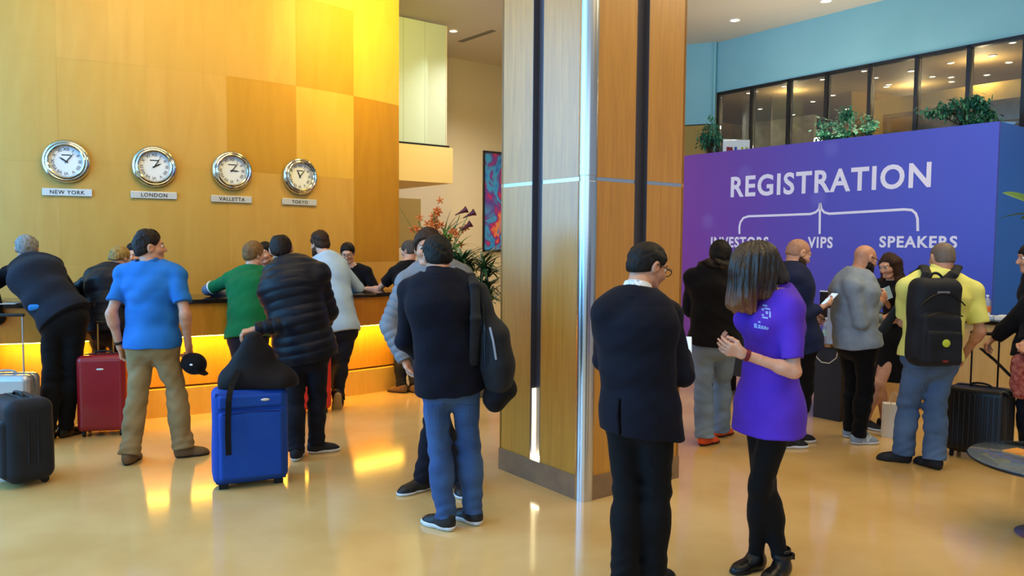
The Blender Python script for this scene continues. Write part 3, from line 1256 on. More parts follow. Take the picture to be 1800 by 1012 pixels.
class Person:
    """joints in world coordinates; forward/right from yaw (0 = away from the camera, + = to the left)"""

    def __init__(s, label, Y, H, yaw, hip, neck, head, feet, hands=(None, None), poles=(None, None), fem=False,
                 syaw=None, hyaw=0, hpitch=0, hroll=0, girth=1.0, hd=1.0, skin=None, res=1.0, bend=.03, toes=None,
                 shoulders=(None, None), knees=(None, None), heels=(0, 0), grips=(.5, .5), palms=(None, None), shw=1.0,
                 group=None, fingers=(None, None), legw=1.0, neckw=1.0, bare=False):
        s.H, s.yaw, s.fem, s.res, s.girth = H, yaw, fem, res, girth
        s.Y = Y
        s.legw, s.neckw, s.bare = legw, neckw, bare
        R = Rz(yaw)
        s.r, s.f = R[:, 0], R[:, 1]
        RS = Rz(syaw if syaw is not None else yaw)
        s.sr, s.sf = RS[:, 0], RS[:, 1]
        s.skin = skin or M_skin
        q = lambda k: ony(k[0], k[1], Y + (k[2] if len(k) > 2 else 0))
        s.feet = []
        for i, ft in enumerate(feet):        # pixel of the ankle's foot on the floor, or (px, py, dY) in the air
            s.feet.append(onz(ft[0], ft[1], 0.0) if len(ft) == 2 else q(ft))
        c = (s.feet[0] + s.feet[1]) / 2
        s.loc = np.array([c[0], c[1], 0.0])
        s.hip, s.neck = q(hip), q(neck)
        s.headc = q(head)
        sp = nrm(s.neck - s.hip)
        s.sp = sp
        s.waist = s.hip + (s.neck - s.hip) * .36 - s.f * bend
        s.chest = s.hip + (s.neck - s.hip) * .72 - s.sf * bend * .9
        sw = (.105 if fem else .116) * H * shw
        up = nrm(s.neck - s.chest)
        s.sh = []
        for i, sg in enumerate((-1, 1)):
            if shoulders[i] is not None:
                s.sh.append(q(shoulders[i]))
            else:
                s.sh.append(s.neck - up * .042 * H + s.sr * sg * sw)
        s.el, s.ha, s.wr = [], [], []
        for i, sg in enumerate((-1, 1)):
            if hands[i] is None:
                t = s.sh[i] - UP * .30 * H + s.sr * sg * .03 * H + s.sf * .07 * H
            else:
                t = q(hands[i])
            pole = np.array(poles[i], float) if poles[i] is not None else (-s.sf * .8 + s.sr * sg * .5 - UP * .3)
            e, t = ik(s.sh[i], t, .178 * H, .155 * H, pole)
            s.el.append(e)
            s.wr.append(t)
        s.hj, s.kn, s.an = [], [], []
        for i, sg in enumerate((-1, 1)):
            hj = s.hip + s.r * sg * .052 * H - UP * .015 * H
            an = s.feet[i] + UP * .045 * H
            pole = np.array(knees[i], float) if knees[i] is not None else s.f
            ll = .245 * H if knees[i] is not None else min(.245 * H, np.linalg.norm(an - hj) * .5022)
            k, an2 = ik(hj, an, ll, ll, pole)
            if abs((an - an2)).max() > 1e-4:
                k = (hj + an) / 2 + pole * .01
            s.hj.append(hj)
            s.kn.append(k)
            s.an.append(an)
        s.toes = [Rz(t)[:, 1] for t in (toes or (yaw + 8, yaw - 8))]
        s.heels = heels
        HR = Rz(yaw + hyaw) @ np.array(Matrix.Rotation(math.radians(hpitch), 3, 'X')) @ np.array(Matrix.Rotation(math.radians(hroll), 3, 'Y'))
        s.hax = HR.T                    # rows: right, front, up of the head
        s.hs = H / 1.75 * hd * (.95 if fem else 1)
        s.grips, s.palms, s.fingers = grips, palms, fingers
        s.root = None
        s.label, s.group = label, group
        s.make_body()

    # -- head frame
    def hp(s, x, y, z):
        return s.headc + (np.array([x, y, z]) * s.hs) @ s.hax

    def head_solid(s, fine=True):
        S, g, k = Solid(), s.hs, .02
        S.oval(s.hp(0, -.010, .020), s.hax, np.array([.076, .096, .084]) * g, k)
        S.oval(s.hp(0, .022, -.04), s.hax, np.array([.061 if not s.fem else .057, .072, .074]) * g, .03)
        S.cone(s.hp(0, .074, -.096), s.hp(0, .06, -.09), .022 * g, .025 * g, .025)
        for q in (-1, 1):
            S.cone(s.hp(q * .034, .075, -.03), s.hp(q * .045, .05, -.03), .022 * g, .024 * g, .02)
            S.cone(s.hp(q * .052, .01, -.07), s.hp(q * .03, .07, -.098), .018 * g, .016 * g, .02)
        S.cone(s.hp(-.03, .082, .026), s.hp(.03, .082, .026), .013 * g, .013 * g, .015)
        for q in (-1, 1):
            S.oval(s.hp(q * .033, .100, .004), s.hax, np.array([.017, .016, .011]) * g, .012, 'sub')
        S.cone(s.hp(0, .090, .012), s.hp(0, .112, -.028), .008 * g, .0125 * g, .012)
        for q in (-1, 1):
            S.cone(s.hp(q * .011, .100, -.032), s.hp(q * .008, .104, -.032), .009 * g, .009 * g, .008)
        S.ell(s.hp(-.018, .086, -.061), s.hp(.018, .086, -.061), s.hax[1], (.009 * g, .006 * g), (.009 * g, .006 * g), .006)
        S.ell(s.hp(-.014, .086, -.073), s.hp(.014, .086, -.073), s.hax[1], (.009 * g, .006 * g), (.009 * g, .006 * g), .006)
        S.cone(s.hp(-.021, .097, -.067), s.hp(.021, .097, -.067), .0028 * g, .0028 * g, .004, 'sub')
        for q in (-1, 1):
            S.oval(s.hp(q * .079, -.008, -.008), s.hax, np.array([.015, .022, .034]) * g, .008)
            S.oval(s.hp(q * .090, -.002, -.006), s.hax, np.array([.008, .011, .018]) * g, .006, 'sub')
        nb = s.neck - s.sp * .02 * s.H
        S.ell(nb, s.hp(0, -.022, -.055), s.hax[0], (s.nr * 1.12, s.nr * 1.05), (s.nr, s.nr * .98), .03)
        return S

    def hand_mesh(s, i, h):
        sg = (-1, 1)[i]
        H = s.H
        w, e = s.wr[i], s.el[i]
        d = nrm(w - e)
        pal = s.palms[i]
        pd_ = None
        if pal is not None and len(pal) == 2:
            pal, pd_ = pal
        if pd_ is not None:
            d = nrm(pd_)
        n = perp(pal if pal is not None else -s.sr * sg, d)    # palm faces n
        x = np.cross(d, n)                                        # across the palm
        thumb_side = x * (1 if np.dot(x, s.sf + UP * .3) > 0 else -1)
        g = H / 1.75 * (.9 if s.fem else 1.0)
        S = Solid()
        fd = nrm(w - e)
        S.ell(w - fd * .10 * g, w, x, (.031 * g, .027 * g), (.029 * g, .021 * g), .02)
        kn = w + d * .088 * g
        S.ell(w + d * .012 * g, w + d * .078 * g, x, (.030 * g, .019 * g), (.041 * g, .015 * g), .02)
        grip = s.grips[i]
        lens = [.073, .082, .077, .060]
        for j in range(4):
            off = thumb_side * (.030 - .020 * j) * g
            b = w + d * (.086 - .004 * abs(j - 1.3)) * g + off
            dd, p = d.copy(), b
            spread = thumb_side * (.10 - .066 * j)
            dd = nrm(dd + spread)
            L = lens[j] * g
            gr = grip * (1 + .06 * j)
            S.cone(b - dd * .018 * g, b, .0095 * g, .0098 * g, .010)
            for q, (fr, an) in enumerate(((.45, 62), (.30, 80), (.25, 55))):
                a = math.radians(an * gr)
                dd = nrm(dd * math.cos(a) + n * math.sin(a)) if True else dd
                p2 = p + dd * L * fr
                S.cone(p, p2, (.0098 - .0012 * q) * g, (.0090 - .0014 * q) * g, .004)
                p = p2
        tb = w + d * .026 * g + thumb_side * .024 * g
        t1 = tb + nrm(d * .75 + thumb_side * .75 + n * .35) * .042 * g
        t2 = t1 + nrm(d * .9 + thumb_side * (.25 - .5 * grip) + n * (.2 + .5 * grip)) * .034 * g
        t3 = t2 + nrm(d * .9 - thumb_side * .4 * grip + n * (.15 + .6 * grip)) * .026 * g
        S.cone(tb, t1, .016 * g, .0115 * g, .014)
        S.cone(t1, t2, .0115 * g, .0105 * g, .005)
        S.cone(t2, t3, .0105 * g, .008 * g, .005)
        s.ha.append(w + d * .09 * g + n * .03 * g)
        return S.mesh(h)

    def make_body(s):
        H, g = s.H, s.H / 1.75
        s.nr = (.047 if s.fem else .058) * g * s.neckw
        S = Solid()
        w = s.girth
        s.body_torso(S, -.012)
        for i in (0, 1):
            S.cone(s.sh[i], s.el[i], .046 * g * (.82 if s.fem else 1), .036 * g * (.85 if s.fem else 1), .04)
            S.cone(s.el[i], s.wr[i], .038 * g * (.85 if s.fem else 1), .026 * g * (.9 if s.fem else 1), .02)
            m = s.el[i] + (s.wr[i] - s.el[i]) * .25
            S.cone(s.el[i] + (s.wr[i] - s.el[i]) * .1, m, .036 * g * (.85 if s.fem else 1), .040 * g * (.85 if s.fem else 1), .03)
            lw = s.legw * (1.0 if s.bare else .84)
            S.cone(s.hj[i], s.kn[i], .075 * g * lw, .050 * g * lw, .04)
            S.cone(s.kn[i], s.an[i], .048 * g * lw, .034 * g * lw, .03)
            c = s.kn[i] + (s.an[i] - s.kn[i]) * .3 - s.f * .014 * g
            S.cone(c, c + (s.an[i] - s.kn[i]) * .15, .046 * g * lw, .042 * g * lw, .04)
            S.ell(s.an[i] - UP * .025, s.an[i] - UP * .045 * g + s.toes[i] * .08 * g * math.cos(math.radians(s.heels[i])) - UP * .08 * g * math.sin(math.radians(s.heels[i])), np.cross(s.toes[i], UP), (.026 * g, .024 * g), (.026 * g, .014 * g), .02)
        S.cone(s.neck - s.sp * .05 * H, s.neck + (s.headc - s.neck) * .4, s.nr * .98, s.nr * .95, .04)
        hr = s.res
        parts = [S.mesh(.014 * hr), s.head_solid().mesh(.0058 * hr)]
        for i in (0, 1):
            parts.append(s.hand_mesh(i, .0050 * hr))
        V, F = join_meshes(parts)
        s.root = link_mesh('person', V, F, s.skin, None, s.loc, smooth=True)
        tag(s.root, s.label, 'person', s.group)
        for q in (-1, 1):
            mb = MB()
            mb.ball(s.hp(q * .033, .0795, .005), .0118 * s.hs, s.hax, 12, 8)
            mb.cur = 1
            mb.ball(s.hp(q * .033, .0855, .004), .0078 * s.hs, s.hax, 10, 6)
            mb.build('eye', [M_white_eye, M_iris], s.root, smooth=True)

    def body_torso(s, S, o, k=.05, lo=True, hem=None, flare=0.0, puff=None, hx=0.0):
        """torso chain grown by o"""
        H, w = s.H, s.girth
        if s.fem:
            P, W, C, T = (.098, .074), (.072, .056), (.084, .070), (.080, .048)
        else:
            P, W, C, T = (.094, .068), (.090, .064), (.104, .073), (.098, .052)
        rr = lambda q, gx=1.0: (q[0] * H * w * gx + o, q[1] * H * w * gx + o)
        up = nrm(s.neck - s.chest)
        top = s.neck - up * .040 * H
        if hem is not None:
            hp_ = s.hip - nrm(s.waist - s.hip) * hem
            S.ell(hp_, s.hip, s.r, (P[0] * H * w + o + hx + flare, P[1] * H * w + o + hx + flare * .8), (P[0] * H * w + o + hx, P[1] * H * w + o + hx), k, puff=puff)
        if lo:
            S.ell(s.hip, s.waist, s.r, (P[0] * H * w + o + hx, P[1] * H * w + o + hx), rr(W), k, puff=puff)
        S.ell(s.waist, s.chest, s.r + s.sr, rr(W), rr(C), k, puff=puff)
        S.ell(s.chest, top, s.sr, rr(C), (T[0] * H * w * .9 + o, T[1] * H + o), k, puff=puff)
        # slope from the neck to the shoulders
        for i in (0, 1):
            S.cone(s.neck - up * .012 * H, s.sh[i] + up * .002, .036 * H + o * .7, .034 * H + o, .05)
        if s.fem:
            for q in (-1, 1):
                c = s.chest + s.sf * .045 * H + s.sr * q * .042 * H + up * .01
                S.cone(c, c + s.sf * .012 * H, .038 * H + o, .034 * H + o, .04)

    def collar(s, name, m, r=.014, h0=-.012, h1=.030, tilt=None, parent=None):
        S = Solid()
        up = nrm(s.hp(0, -.022, -.055) - s.neck)
        a, b = s.neck + up * h0 * s.H / 1.75, s.neck + up * h1 * s.H / 1.75
        S.ell(a - up * .05, b + up * .05, s.sr, (s.nr + r + .012, s.nr + r + .008), (s.nr + r * .8, s.nr + r * .8), .01)
        S.ell(a - up * .06, b + up * .06, s.sr, (s.nr + .006, s.nr + .006), (s.nr + .005, s.nr + .005), .004, 'sub')
        n = nrm(up - s.sf * (.25 if tilt is None else tilt))
        S.cut(b, n)
        S.cut(a, -n)
        return S.build(name, m, parent or s.root, .006 * s.res)

    def top(s, name, m, off=.018, hem=.10, sleeve='long', flare=.01, h=.0085, seed=1, amp=.004, puff=None, apuff=None,
            slim=1.0, cuff=None, neckcut=.0, hem_tilt=None, up_len=.62, arm_off=None, slit=False, extra=None, fold_f=36, ak=.022):
        """jacket, shirt or hoodie: trunk and sleeves in one cloth"""
        H, g = s.H, s.H / 1.75
        T = Solid()
        s.body_torso(T, off, hem=hem + .06, flare=flare, puff=puff, hx=.010)
        if extra:
            extra(T)
        hn = nrm(s.waist - s.hip if hem_tilt is None else np.array(hem_tilt, float))
        T.cut(s.hip - hn * hem, -hn)
        nu = nrm(nrm(s.neck - s.chest) + nrm(s.headc - s.neck) * .6)
        nn = nrm(nu + s.sf * .25)
        ctop = s.neck + nu * (.010 + neckcut) * g

        def ncut(P):
            q = P - s.neck
            r = np.sqrt(((q - np.outer(q @ nu, nu)) ** 2).sum(1))
            return np.where(r < .10, (P - ctop) @ nn, -.5)
        T.cut_fn(ncut)
        S = Solid()
        S.solid(T)
        ao = off if arm_off is None else arm_off
        fw = .86 if s.fem else 1
        for i in (0, 1):
            A = Solid()
            if sleeve == 'long':
                A.cone(s.sh[i], s.el[i], .050 * g * fw + ao, .042 * g * fw + ao, .045, puff=apuff)
                A.cone(s.el[i], s.wr[i], .043 * g * fw + ao, .030 * g * fw + ao, .02, puff=apuff)
                a, b, t = s.el[i], s.wr[i], .97
            else:
                e = s.sh[i] + (s.el[i] - s.sh[i]) * (up_len + .15)
                A.cone(s.sh[i], e, .050 * g * fw + ao, .047 * g * fw + ao * 1.3, .045)
                a, b, t = s.sh[i], s.el[i], up_len
            p, n = a + (b - a) * t, nrm(b - a)

            def cf(P, p=p, n=n):
                d = (P - p) @ n
                r = np.sqrt((((P - p) - np.outer(d, n)) ** 2).sum(1))
                return np.where((r < .12) & (d < .22), d, -.5)
            A.cut_fn(cf)
            S.solid(A, ak)
        if amp:
            S.disp = folds(seed, amp, fold_f)
        return S.build(name, m, s.root, h * s.res)

    def trousers(s, m, off=.012, flare=.012, h=.0085, seed=3, amp=.005, waist=.05, name='trousers', ankle=.035, thigh=1.0, fold_f=36):
        H, g = s.H, s.H / 1.75
        S = Solid()
        P = (.098, .074) if s.fem else (.094, .068)
        w = s.girth
        a = s.hip - UP * .02 * H
        S.ell(a, s.hip + (s.waist - s.hip) * .8, s.r, (P[0] * H * w + off, P[1] * H * w + off), (P[0] * H * w * .93 + off, P[1] * H * w * .95 + off), .04)
        for i in (0, 1):
            lw = s.legw
            S.cone(s.hj[i] - UP * .01, s.kn[i], .079 * g * thigh * lw + off, .052 * g * lw + off, .045)
            S.cone(s.kn[i], s.an[i] - UP * .02, .052 * g * lw + off, .040 * g * lw + off + flare, .03)
            c = s.kn[i] + (s.an[i] - s.kn[i]) * .28 - s.f * .012 * g
            S.cone(c, c + (s.an[i] - s.kn[i]) * .15, .050 * g * lw + off, .047 * g * lw + off, .05)
        f0 = folds(seed, amp, fold_f, fz=1.8)
        kz, az = [k for k in s.kn], [k for k in s.an]

        def disp(P):
            b = f0(P)
            for i in (0, 1):
                dk = np.sqrt(((P - kz[i]) ** 2).sum(1))
                da = np.sqrt(((P - az[i]) ** 2).sum(1))
                b = b + amp * .6 * np.exp(-(dk / .12) ** 2) * np.sin(P[:, 2] * 70 + P[:, 0] * 45 + P[:, 1] * 30 + i) + amp * .75 * np.exp(-(da / .11) ** 2) * np.sin(P[:, 2] * 95 + P[:, 1] * 55 - P[:, 0] * 40 + 2 * i)
            return b
        S.disp = disp if amp else None
        hn = nrm(s.waist - s.hip)
        S.cut(s.hip + hn * waist, hn)
        for i in (0, 1):
            n = nrm(s.an[i] - s.kn[i])
            p = s.an[i] + n * (.045 * g - ankle)

            def cf(P, p=p, n=n):
                d = (P - p) @ n
                r = np.sqrt((((P - p) - np.outer(d, n)) ** 2).sum(1))
                return np.where((r < .14) & (d < .2), d, -.5)
            S.cut_fn(cf)
        return S.build(name, m, s.root, h * s.res)

    def shoes(s, m, sole=None, h=.006, high=.0, sole_h=.024, stripe=None, w=1.0, ln=1.0, only=(0, 1), toe_r=.042):
        g = s.H / 1.75 * (.92 if s.fem else 1)
        out = []
        for i in only:
            t = s.toes[i]
            pit = math.radians(s.heels[i])          # heel raised by this angle
            fwd = nrm(t * math.cos(pit) - UP * math.sin(pit))
            rgt = np.cross(t, UP)
            upv = np.cross(rgt, fwd)
            ax = np.array([rgt, fwd, upv])
            base = s.an[i] - upv * .045 * s.H
            o = lambda x, y, z: base + (np.array([x, y, z]) * g) @ ax

            def sol(ex):
                S = Solid()
                S.ell(o(0, -.035, .045), o(0, .02, .055), ax[0], (.036 * g * w + ex, .046 * g + ex), (.038 * g * w + ex, .050 * g + ex), .03)
                S.ell(o(0, .02, .045), o(0, .13 * ln, .028), ax[0], (.040 * g * w + ex, .050 * g + ex), (toe_r * g * w + ex, .034 * g + ex), .03)
                S.ell(o(0, .10 * ln, .022), o(0, .165 * ln, .018), ax[0], (toe_r * g * w + ex, .030 * g + ex), (.030 * g * w + ex, .022 * g + ex), .03)
                return S
            S = sol(0)
            S.cone(o(0, -.005, .05), o(0, -.010, .085 + high), .041 * g, .043 * g, .03)
            S.cone(o(0, -.010, .095 + high), o(0, -.010, .15 + high), .034 * g, .036 * g, .006, 'sub')
            S.cut(o(0, 0, .092 + high), nrm(upv + fwd * .15))
            S.cut(o(0, 0, sole_h * .8 if sole is not None else .002), -upv)
            sh = S.build('shoe', m, s.root, h * s.res)
            if sole is not None:
                S = sol(.004)
                S.cut(o(0, 0, sole_h), upv)
                S.cut(o(0, 0, .001), -upv)
                S.build('sole', sole, sh, h * s.res)
            s.foot_frame = getattr(s, 'foot_frame', {})
            s.foot_frame[i] = (o, ax, g, sh)
            out.append(sh)
        return out

    def hair(s, m, th=.012, low=-.075, front=.022, side=.026, amp=.003, seed=7, h=.0058, bald=False, top=.0, back=0.0, name='hair', part=None):
        S = Solid()
        g = s.hs
        S.oval(s.hp(0, -.012 - back / 2, .022 + top * .5), s.hax, np.array([.076 + th, .096 + th + back, .084 + th + top]) * g, .02)
        S.oval(s.hp(0, -.045, -.03), s.hax, np.array([.062 + th * .5, .055 + th, .06]) * g, .03)
        f0, f1 = folds(seed, amp, 60), folds(seed + 1, amp * .6, 150)
        S.disp = lambda P: f0(P) + f1(P)
        n1 = nrm(np.array([0, .8, -.6])) @ s.hax
        S.cut(s.headc + n1 * front * g, n1, .008)
        n2 = nrm(np.array([0, .45, -.9])) @ s.hax
        S.cut(s.headc + n2 * side * g, n2, .006)
        S.cut(s.hp(0, 0, low), -s.hax[2], .008)
        if bald:
            S.oval(s.hp(0, .01, .115), s.hax, np.array([.066, .085, .045]) * g, .02, 'sub')
        if part:
            part(S)
        return S.build(name, m, s.root, h * s.res)

    def stubble(s, m, th=.0035, name='hair', low=-.055, front=.02):
        return s.hair(m, th=th, low=low, front=front, amp=.0006, name=name, bald=False)

    def beard(s, m, th=.007, h=.005):
        S = Solid()
        g = s.hs
        S.oval(s.hp(0, .022, -.045), s.hax, np.array([.060 + th, .074 + th, .074 + th]) * g, .03)
        S.cone(s.hp(0, .078, -.100), s.hp(0, .06, -.092), (.022 + th) * g, (.025 + th) * g, .025)
        for q in (-1, 1):
            S.cone(s.hp(q * .054, .01, -.07), s.hp(q * .032, .07, -.100), (.018 + th) * g, (.016 + th) * g, .02)
        S.disp = folds(11, .0016, 90)
        S.cut_fn(lambda P: ((P - s.headc) @ s.hax[2]) / g + .038 + .75 * np.maximum(((P - s.headc) @ s.hax[1]) / g - .045, 0) * (-1) ** 0)
        S.cut(s.hp(0, -.012, 0), -s.hax[1])
        S.oval(s.hp(0, .104, -.066), s.hax, np.array([.020, .020, .007]) * g, .004, 'sub')
        return S.build('beard', m, s.root, h * s.res)

    def eyebrows(s, m):
        S = Solid()
        for q in (-1, 1):
            S.ell(s.hp(q * .018, .093, .027), s.hp(q * .046, .080, .029), s.hax[2], (.004 * s.hs, .004 * s.hs), (.003 * s.hs, .004 * s.hs), .004)
        return S.build('eyebrows', m, s.root, .004)

    def glasses(s, m):
        mb = MB()
        for q in (-1, 1):
            c = s.hp(q * .034, .109, .002)
            pts = [c + s.hs * (s.hax[0] * .026 * math.cos(a) + s.hax[2] * .020 * math.sin(a)) for a in np.linspace(0, 2 * math.pi, 17)]
            mb.tube(pts, .0024 * s.hs, 6)
            mb.tube([s.hp(q * .060, .106, .008), s.hp(q * .080, .05, .008), s.hp(q * .088, -.01, .004)], .0024 * s.hs, 6)
        mb.tube([s.hp(-.010, .111, .004), s.hp(.010, .111, .004)], .0024 * s.hs, 6)
        return mb.build('glasses', m, s.root)

    def belt(s, m, z=.045, w=.018, off=.016):
        S = Solid()
        P = .093
        hn = nrm(s.waist - s.hip)
        a = s.hip + hn * z
        S.ell(a - hn * .05, a + hn * .05, s.r, (P * s.H * s.girth + off, .068 * s.H * s.girth + off), (P * s.H * s.girth + off - .003, .067 * s.H * s.girth + off - .003), .01)
        S.cut(a + hn * w, hn)
        S.cut(a - hn * w, -hn)
        return S.build('belt', m, s.root, .007)

    def band(s, name, m, i, t=.9, r=.031, w=.012):
        """ring about the forearm"""
        a, b = s.el[i], s.wr[i]
        d = nrm(b - a)
        c = a + (b - a) * t
        u = perp(UP if abs(d[2]) < .9 else s.r, d)
        mb = MB()
        mb.lathe([(r, -w), (r + .004, -w), (r + .004, w), (r, w)], c, np.array([u, np.cross(d, u), d]), 20, cap=False)
        return mb.build(name, m, s.root, smooth=True)

    def on(s, o, px, py, lift=.002):
        """the point of a garment seen at a pixel of the photograph"""
        d = ray(px, py)
        ok, p, n, i = o.ray_cast(Vector(EYE - s.loc), Vector(d))
        return (np.array(p) + s.loc + np.array(n) * lift, np.array(n)) if ok else (None, None)

    def patch(s, name, m, o, q, n=6, lift=.003):
        """a piece of cloth sewn on a garment; q = its four corners as seen in the photograph"""
        vs, fs = [], []
        for i in range(n):
            for j in range(n):
                a, b = i / (n - 1), j / (n - 1)
                x = (q[0][0] * (1 - a) + q[1][0] * a) * (1 - b) + (q[3][0] * (1 - a) + q[2][0] * a) * b
                y = (q[0][1] * (1 - a) + q[1][1] * a) * (1 - b) + (q[3][1] * (1 - a) + q[2][1] * a) * b
                pt, nn = s.on(o, x, y, lift)
                if pt is None:
                    return None
                vs.append((pt, pt - nn * (lift + .004)))
        V = [v[0] for v in vs] + [v[1] for v in vs]
        N = n * n
        for i in range(n - 1):
            for j in range(n - 1):
                k = i * n + j
                fs.append((k, k + 1, k + n + 1, k + n))
        edge = [i * n for i in range(n)] + [(n - 1) * n + j for j in range(1, n)] + [i * n + n - 1 for i in range(n - 2, -1, -1)] + list(range(n - 2, 0, -1))
        for a, b in zip(edge, edge[1:] + edge[:1]):
            fs.append((a, b, b + N, a + N))
        return link_mesh(name, V, fs, m, s.root)

    def report(s):
        f = lambda p: '(%d,%d)' % tuple(round(v) for v in topx(p))
        print('P', s.label[:34], 'sh', f(s.sh[0]), f(s.sh[1]), 'el', f(s.el[0]), f(s.el[1]), 'wr', f(s.wr[0]), f(s.wr[1]), 'top', f(s.hp(0, 0, .104)), 'feet', f(s.an[0]), f(s.an[1]), 'nverts', len(s.root.data.vertices))
# ---- cloth
F_suit = fabric('navy_suit_wool', '#080a15', '#0b0e1e', rough=.8)
F_suit_tr = fabric('black_suit_wool', '#050507', '#08080c', rough=.8)
F_white = fabric('white_cotton', '#dfe3ea')
F_polo_p = fabric('purple_pique', '#5a34c4', '#522eba', bs=420, bump=.25)
F_legging = fabric('black_jersey', '#060608', '#09090b', rough=.75)
F_leather = mat('black_leather', '#0e0d0e', .32, bump=.1, scale=90)
F_blazer_n = fabric('dark_navy_blazer', '#080a16', '#0b0e1f')
F_denim = fabric('blue_denim', '#2c436e', '#40608f', scale=3.2, bump=.3, bs=380)
F_denim_m = fabric('mid_denim', '#41597c', '#587399', scale=3.2, bump=.3, bs=380)
F_denim_l = fabric('light_grey_denim', '#6c84a2', '#879fba', scale=3.0, bump=.3, bs=380)
F_denim_d = fabric('dark_denim', '#12131c', '#1a1c28', scale=3.0)
F_blue_polo = fabric('blue_pique', '#1f66b4', '#2a72c0', bs=420, bump=.25)
F_khaki = fabric('khaki_twill', '#927a55', '#84704c', scale=4)
F_green = fabric('green_pique', '#0c6a3e', '#0f5f38', bs=420, bump=.25)
F_puffer = fabric('black_quilted_nylon', '#0c0e18', '#12141f', rough=.42, bump=.05)
F_grey_l = fabric('pale_grey_jersey', '#a8c2dc', '#9ab4d0')
F_black = fabric('black_cotton', '#0c0c10', '#121218')
F_navy_j = fabric('navy_grey_jacket', '#12151f', '#181c2a', scale=3)
F_grey_puff = fabric('grey_quilted_nylon', '#6d7078', '#7d8088', rough=.5)
F_grey_bl = fabric('grey_wool_blazer', '#8a98aa', '#7b8898', scale=14, bs=300)
F_yellow = fabric('pale_yellow_cotton', '#e6e682', '#dcdc74')
F_navy2 = fabric('deep_blue_blazer', '#151e3c', '#1b2548')
H_black = hairmat('black_hair', '#0b0908', '#181310')
H_brown = hairmat('brown_hair', '#2a1a10', '#3c2616')
H_dbrown = hairmat('dark_brown_hair', '#170f0b', '#261812')
H_grey = hairmat('grey_hair', '#6a6a6a', '#8d8d8a')
H_sandy = hairmat('sandy_hair', '#6a4a2a', '#80603a')
H_blond = hairmat('streaked_blond_hair', '#6e5428', '#b08f52')
H_stub = mat('shaved_stubble', '#b98a70', .6, col2='#a87a62', scale=40, bump=.1)
H_stub2 = mat('grey_stubble', '#75665a', .6, col2='#63564c', scale=40, bump=.1)
H_beard = hairmat('brown_beard', '#3a2416', '#4d3020')
S_black = mat('black_shoe', '#101013', .5)
S_dk = mat('dark_canvas', '#15161c', .7)
S_white = mat('white_rubber', '#d5dbe2', .5)
S_grey = mat('grey_blue_mesh', '#8495a5', .7)
S_orange = mat('orange_knit', '#e0552a', .6)
S_tan = mat('tan_suede', '#6a5236', .7)
S_sole_t = mat('tan_rubber', '#a08a5c', .7)

CAST = {}


def cast(key, *a, **k):
    p = Person(*a, **k)
    CAST[key] = p
    p.report()
    return p


# 14 --- man in the dark suit
p = cast('suit', 'person in a black suit with white shirt collar standing before the pillar', 3.75, 1.69, -32,
         (1124, 716), (1118, 514, -.01), (1139, 466, .07), ((1098, 1040), (1146, 1034)),
         hands=((1120, 640, .30), (1200, 622, .22)), poles=((-1, -.2, -.8), (.15, -.5, -.9)), hyaw=-32, hpitch=-22, girth=1.06, syaw=-26,
         grips=(.6, .7), bend=.02, hd=1.02, shw=1.06, toes=(-20, -45), shoulders=((1067, 550, -.03), (1173, 555, .06)))
def _vent(S):
    a = p.hip - p.f * .16 * 1.0 - p.r * .035
    S.ell(a + UP * .06, a - UP * .25, p.r, (.004, .06), (.007, .06), .01, 'sub')


p.top('suit_jacket', F_suit, extra=_vent, off=.020, hem=.125, flare=.024, amp=.0032, seed=5, h=.008, arm_off=.015, hem_tilt=(.10, 0, 1), neckcut=-.008)
p.collar('shirt_collar', F_white, r=.009, h0=.0, h1=.052)
p.collar('jacket_collar', F_suit, r=.020, h0=-.04, h1=.036, tilt=.5)
p.trousers(F_suit_tr, off=.014, flare=.016, amp=.005, thigh=1.06)
p.shoes(F_leather)
p.hair(H_black, th=.011)
p.glasses(_MATS['black_frame'])
p.eyebrows(H_black)
S = Solid()
for i in (1,):
    d = nrm(p.wr[i] - p.el[i])
    S.cone(p.wr[i] - d * .03, p.wr[i] + d * .004, .038, .036, .01)
    S.cut(p.wr[i] + d * .006, d)
S.build('shirt_cuff', F_white, p.root, .006)

# 15 --- woman in the purple polo shirt
p = cast('purple', 'person with brown bob hair in a purple polo shirt and black leggings, head bowed', 3.85, 1.67, 104,
         (1352, 712), (1366, 512, .0), (1325, 474, -.02), ((1328, 1000), (1374, 1012)), fem=True,
         hands=((1306, 622, -.20), (1292, 612, .02)), poles=((1.0, -.25, -1.2), (1.0, .3, -1.2)), hpitch=-42, hyaw=4, girth=1.0, hd=1.0,
         grips=(.35, .75), palms=((.2, .9, .4), (0, -.6, .8)), toes=(115, 128), skin=M_skin2, shoulders=((1388, 545, -.14), (1376, 540, .16)), legw=1.02,
         bend=-.01)
def _slit(S):
    a = ony(1379, 768, 3.85 - .2)
    S.cone(a + UP * .035 + np.array([0, .1, 0]), a + np.array([0, .1, -.08]), .012, .022, .004, 'sub')


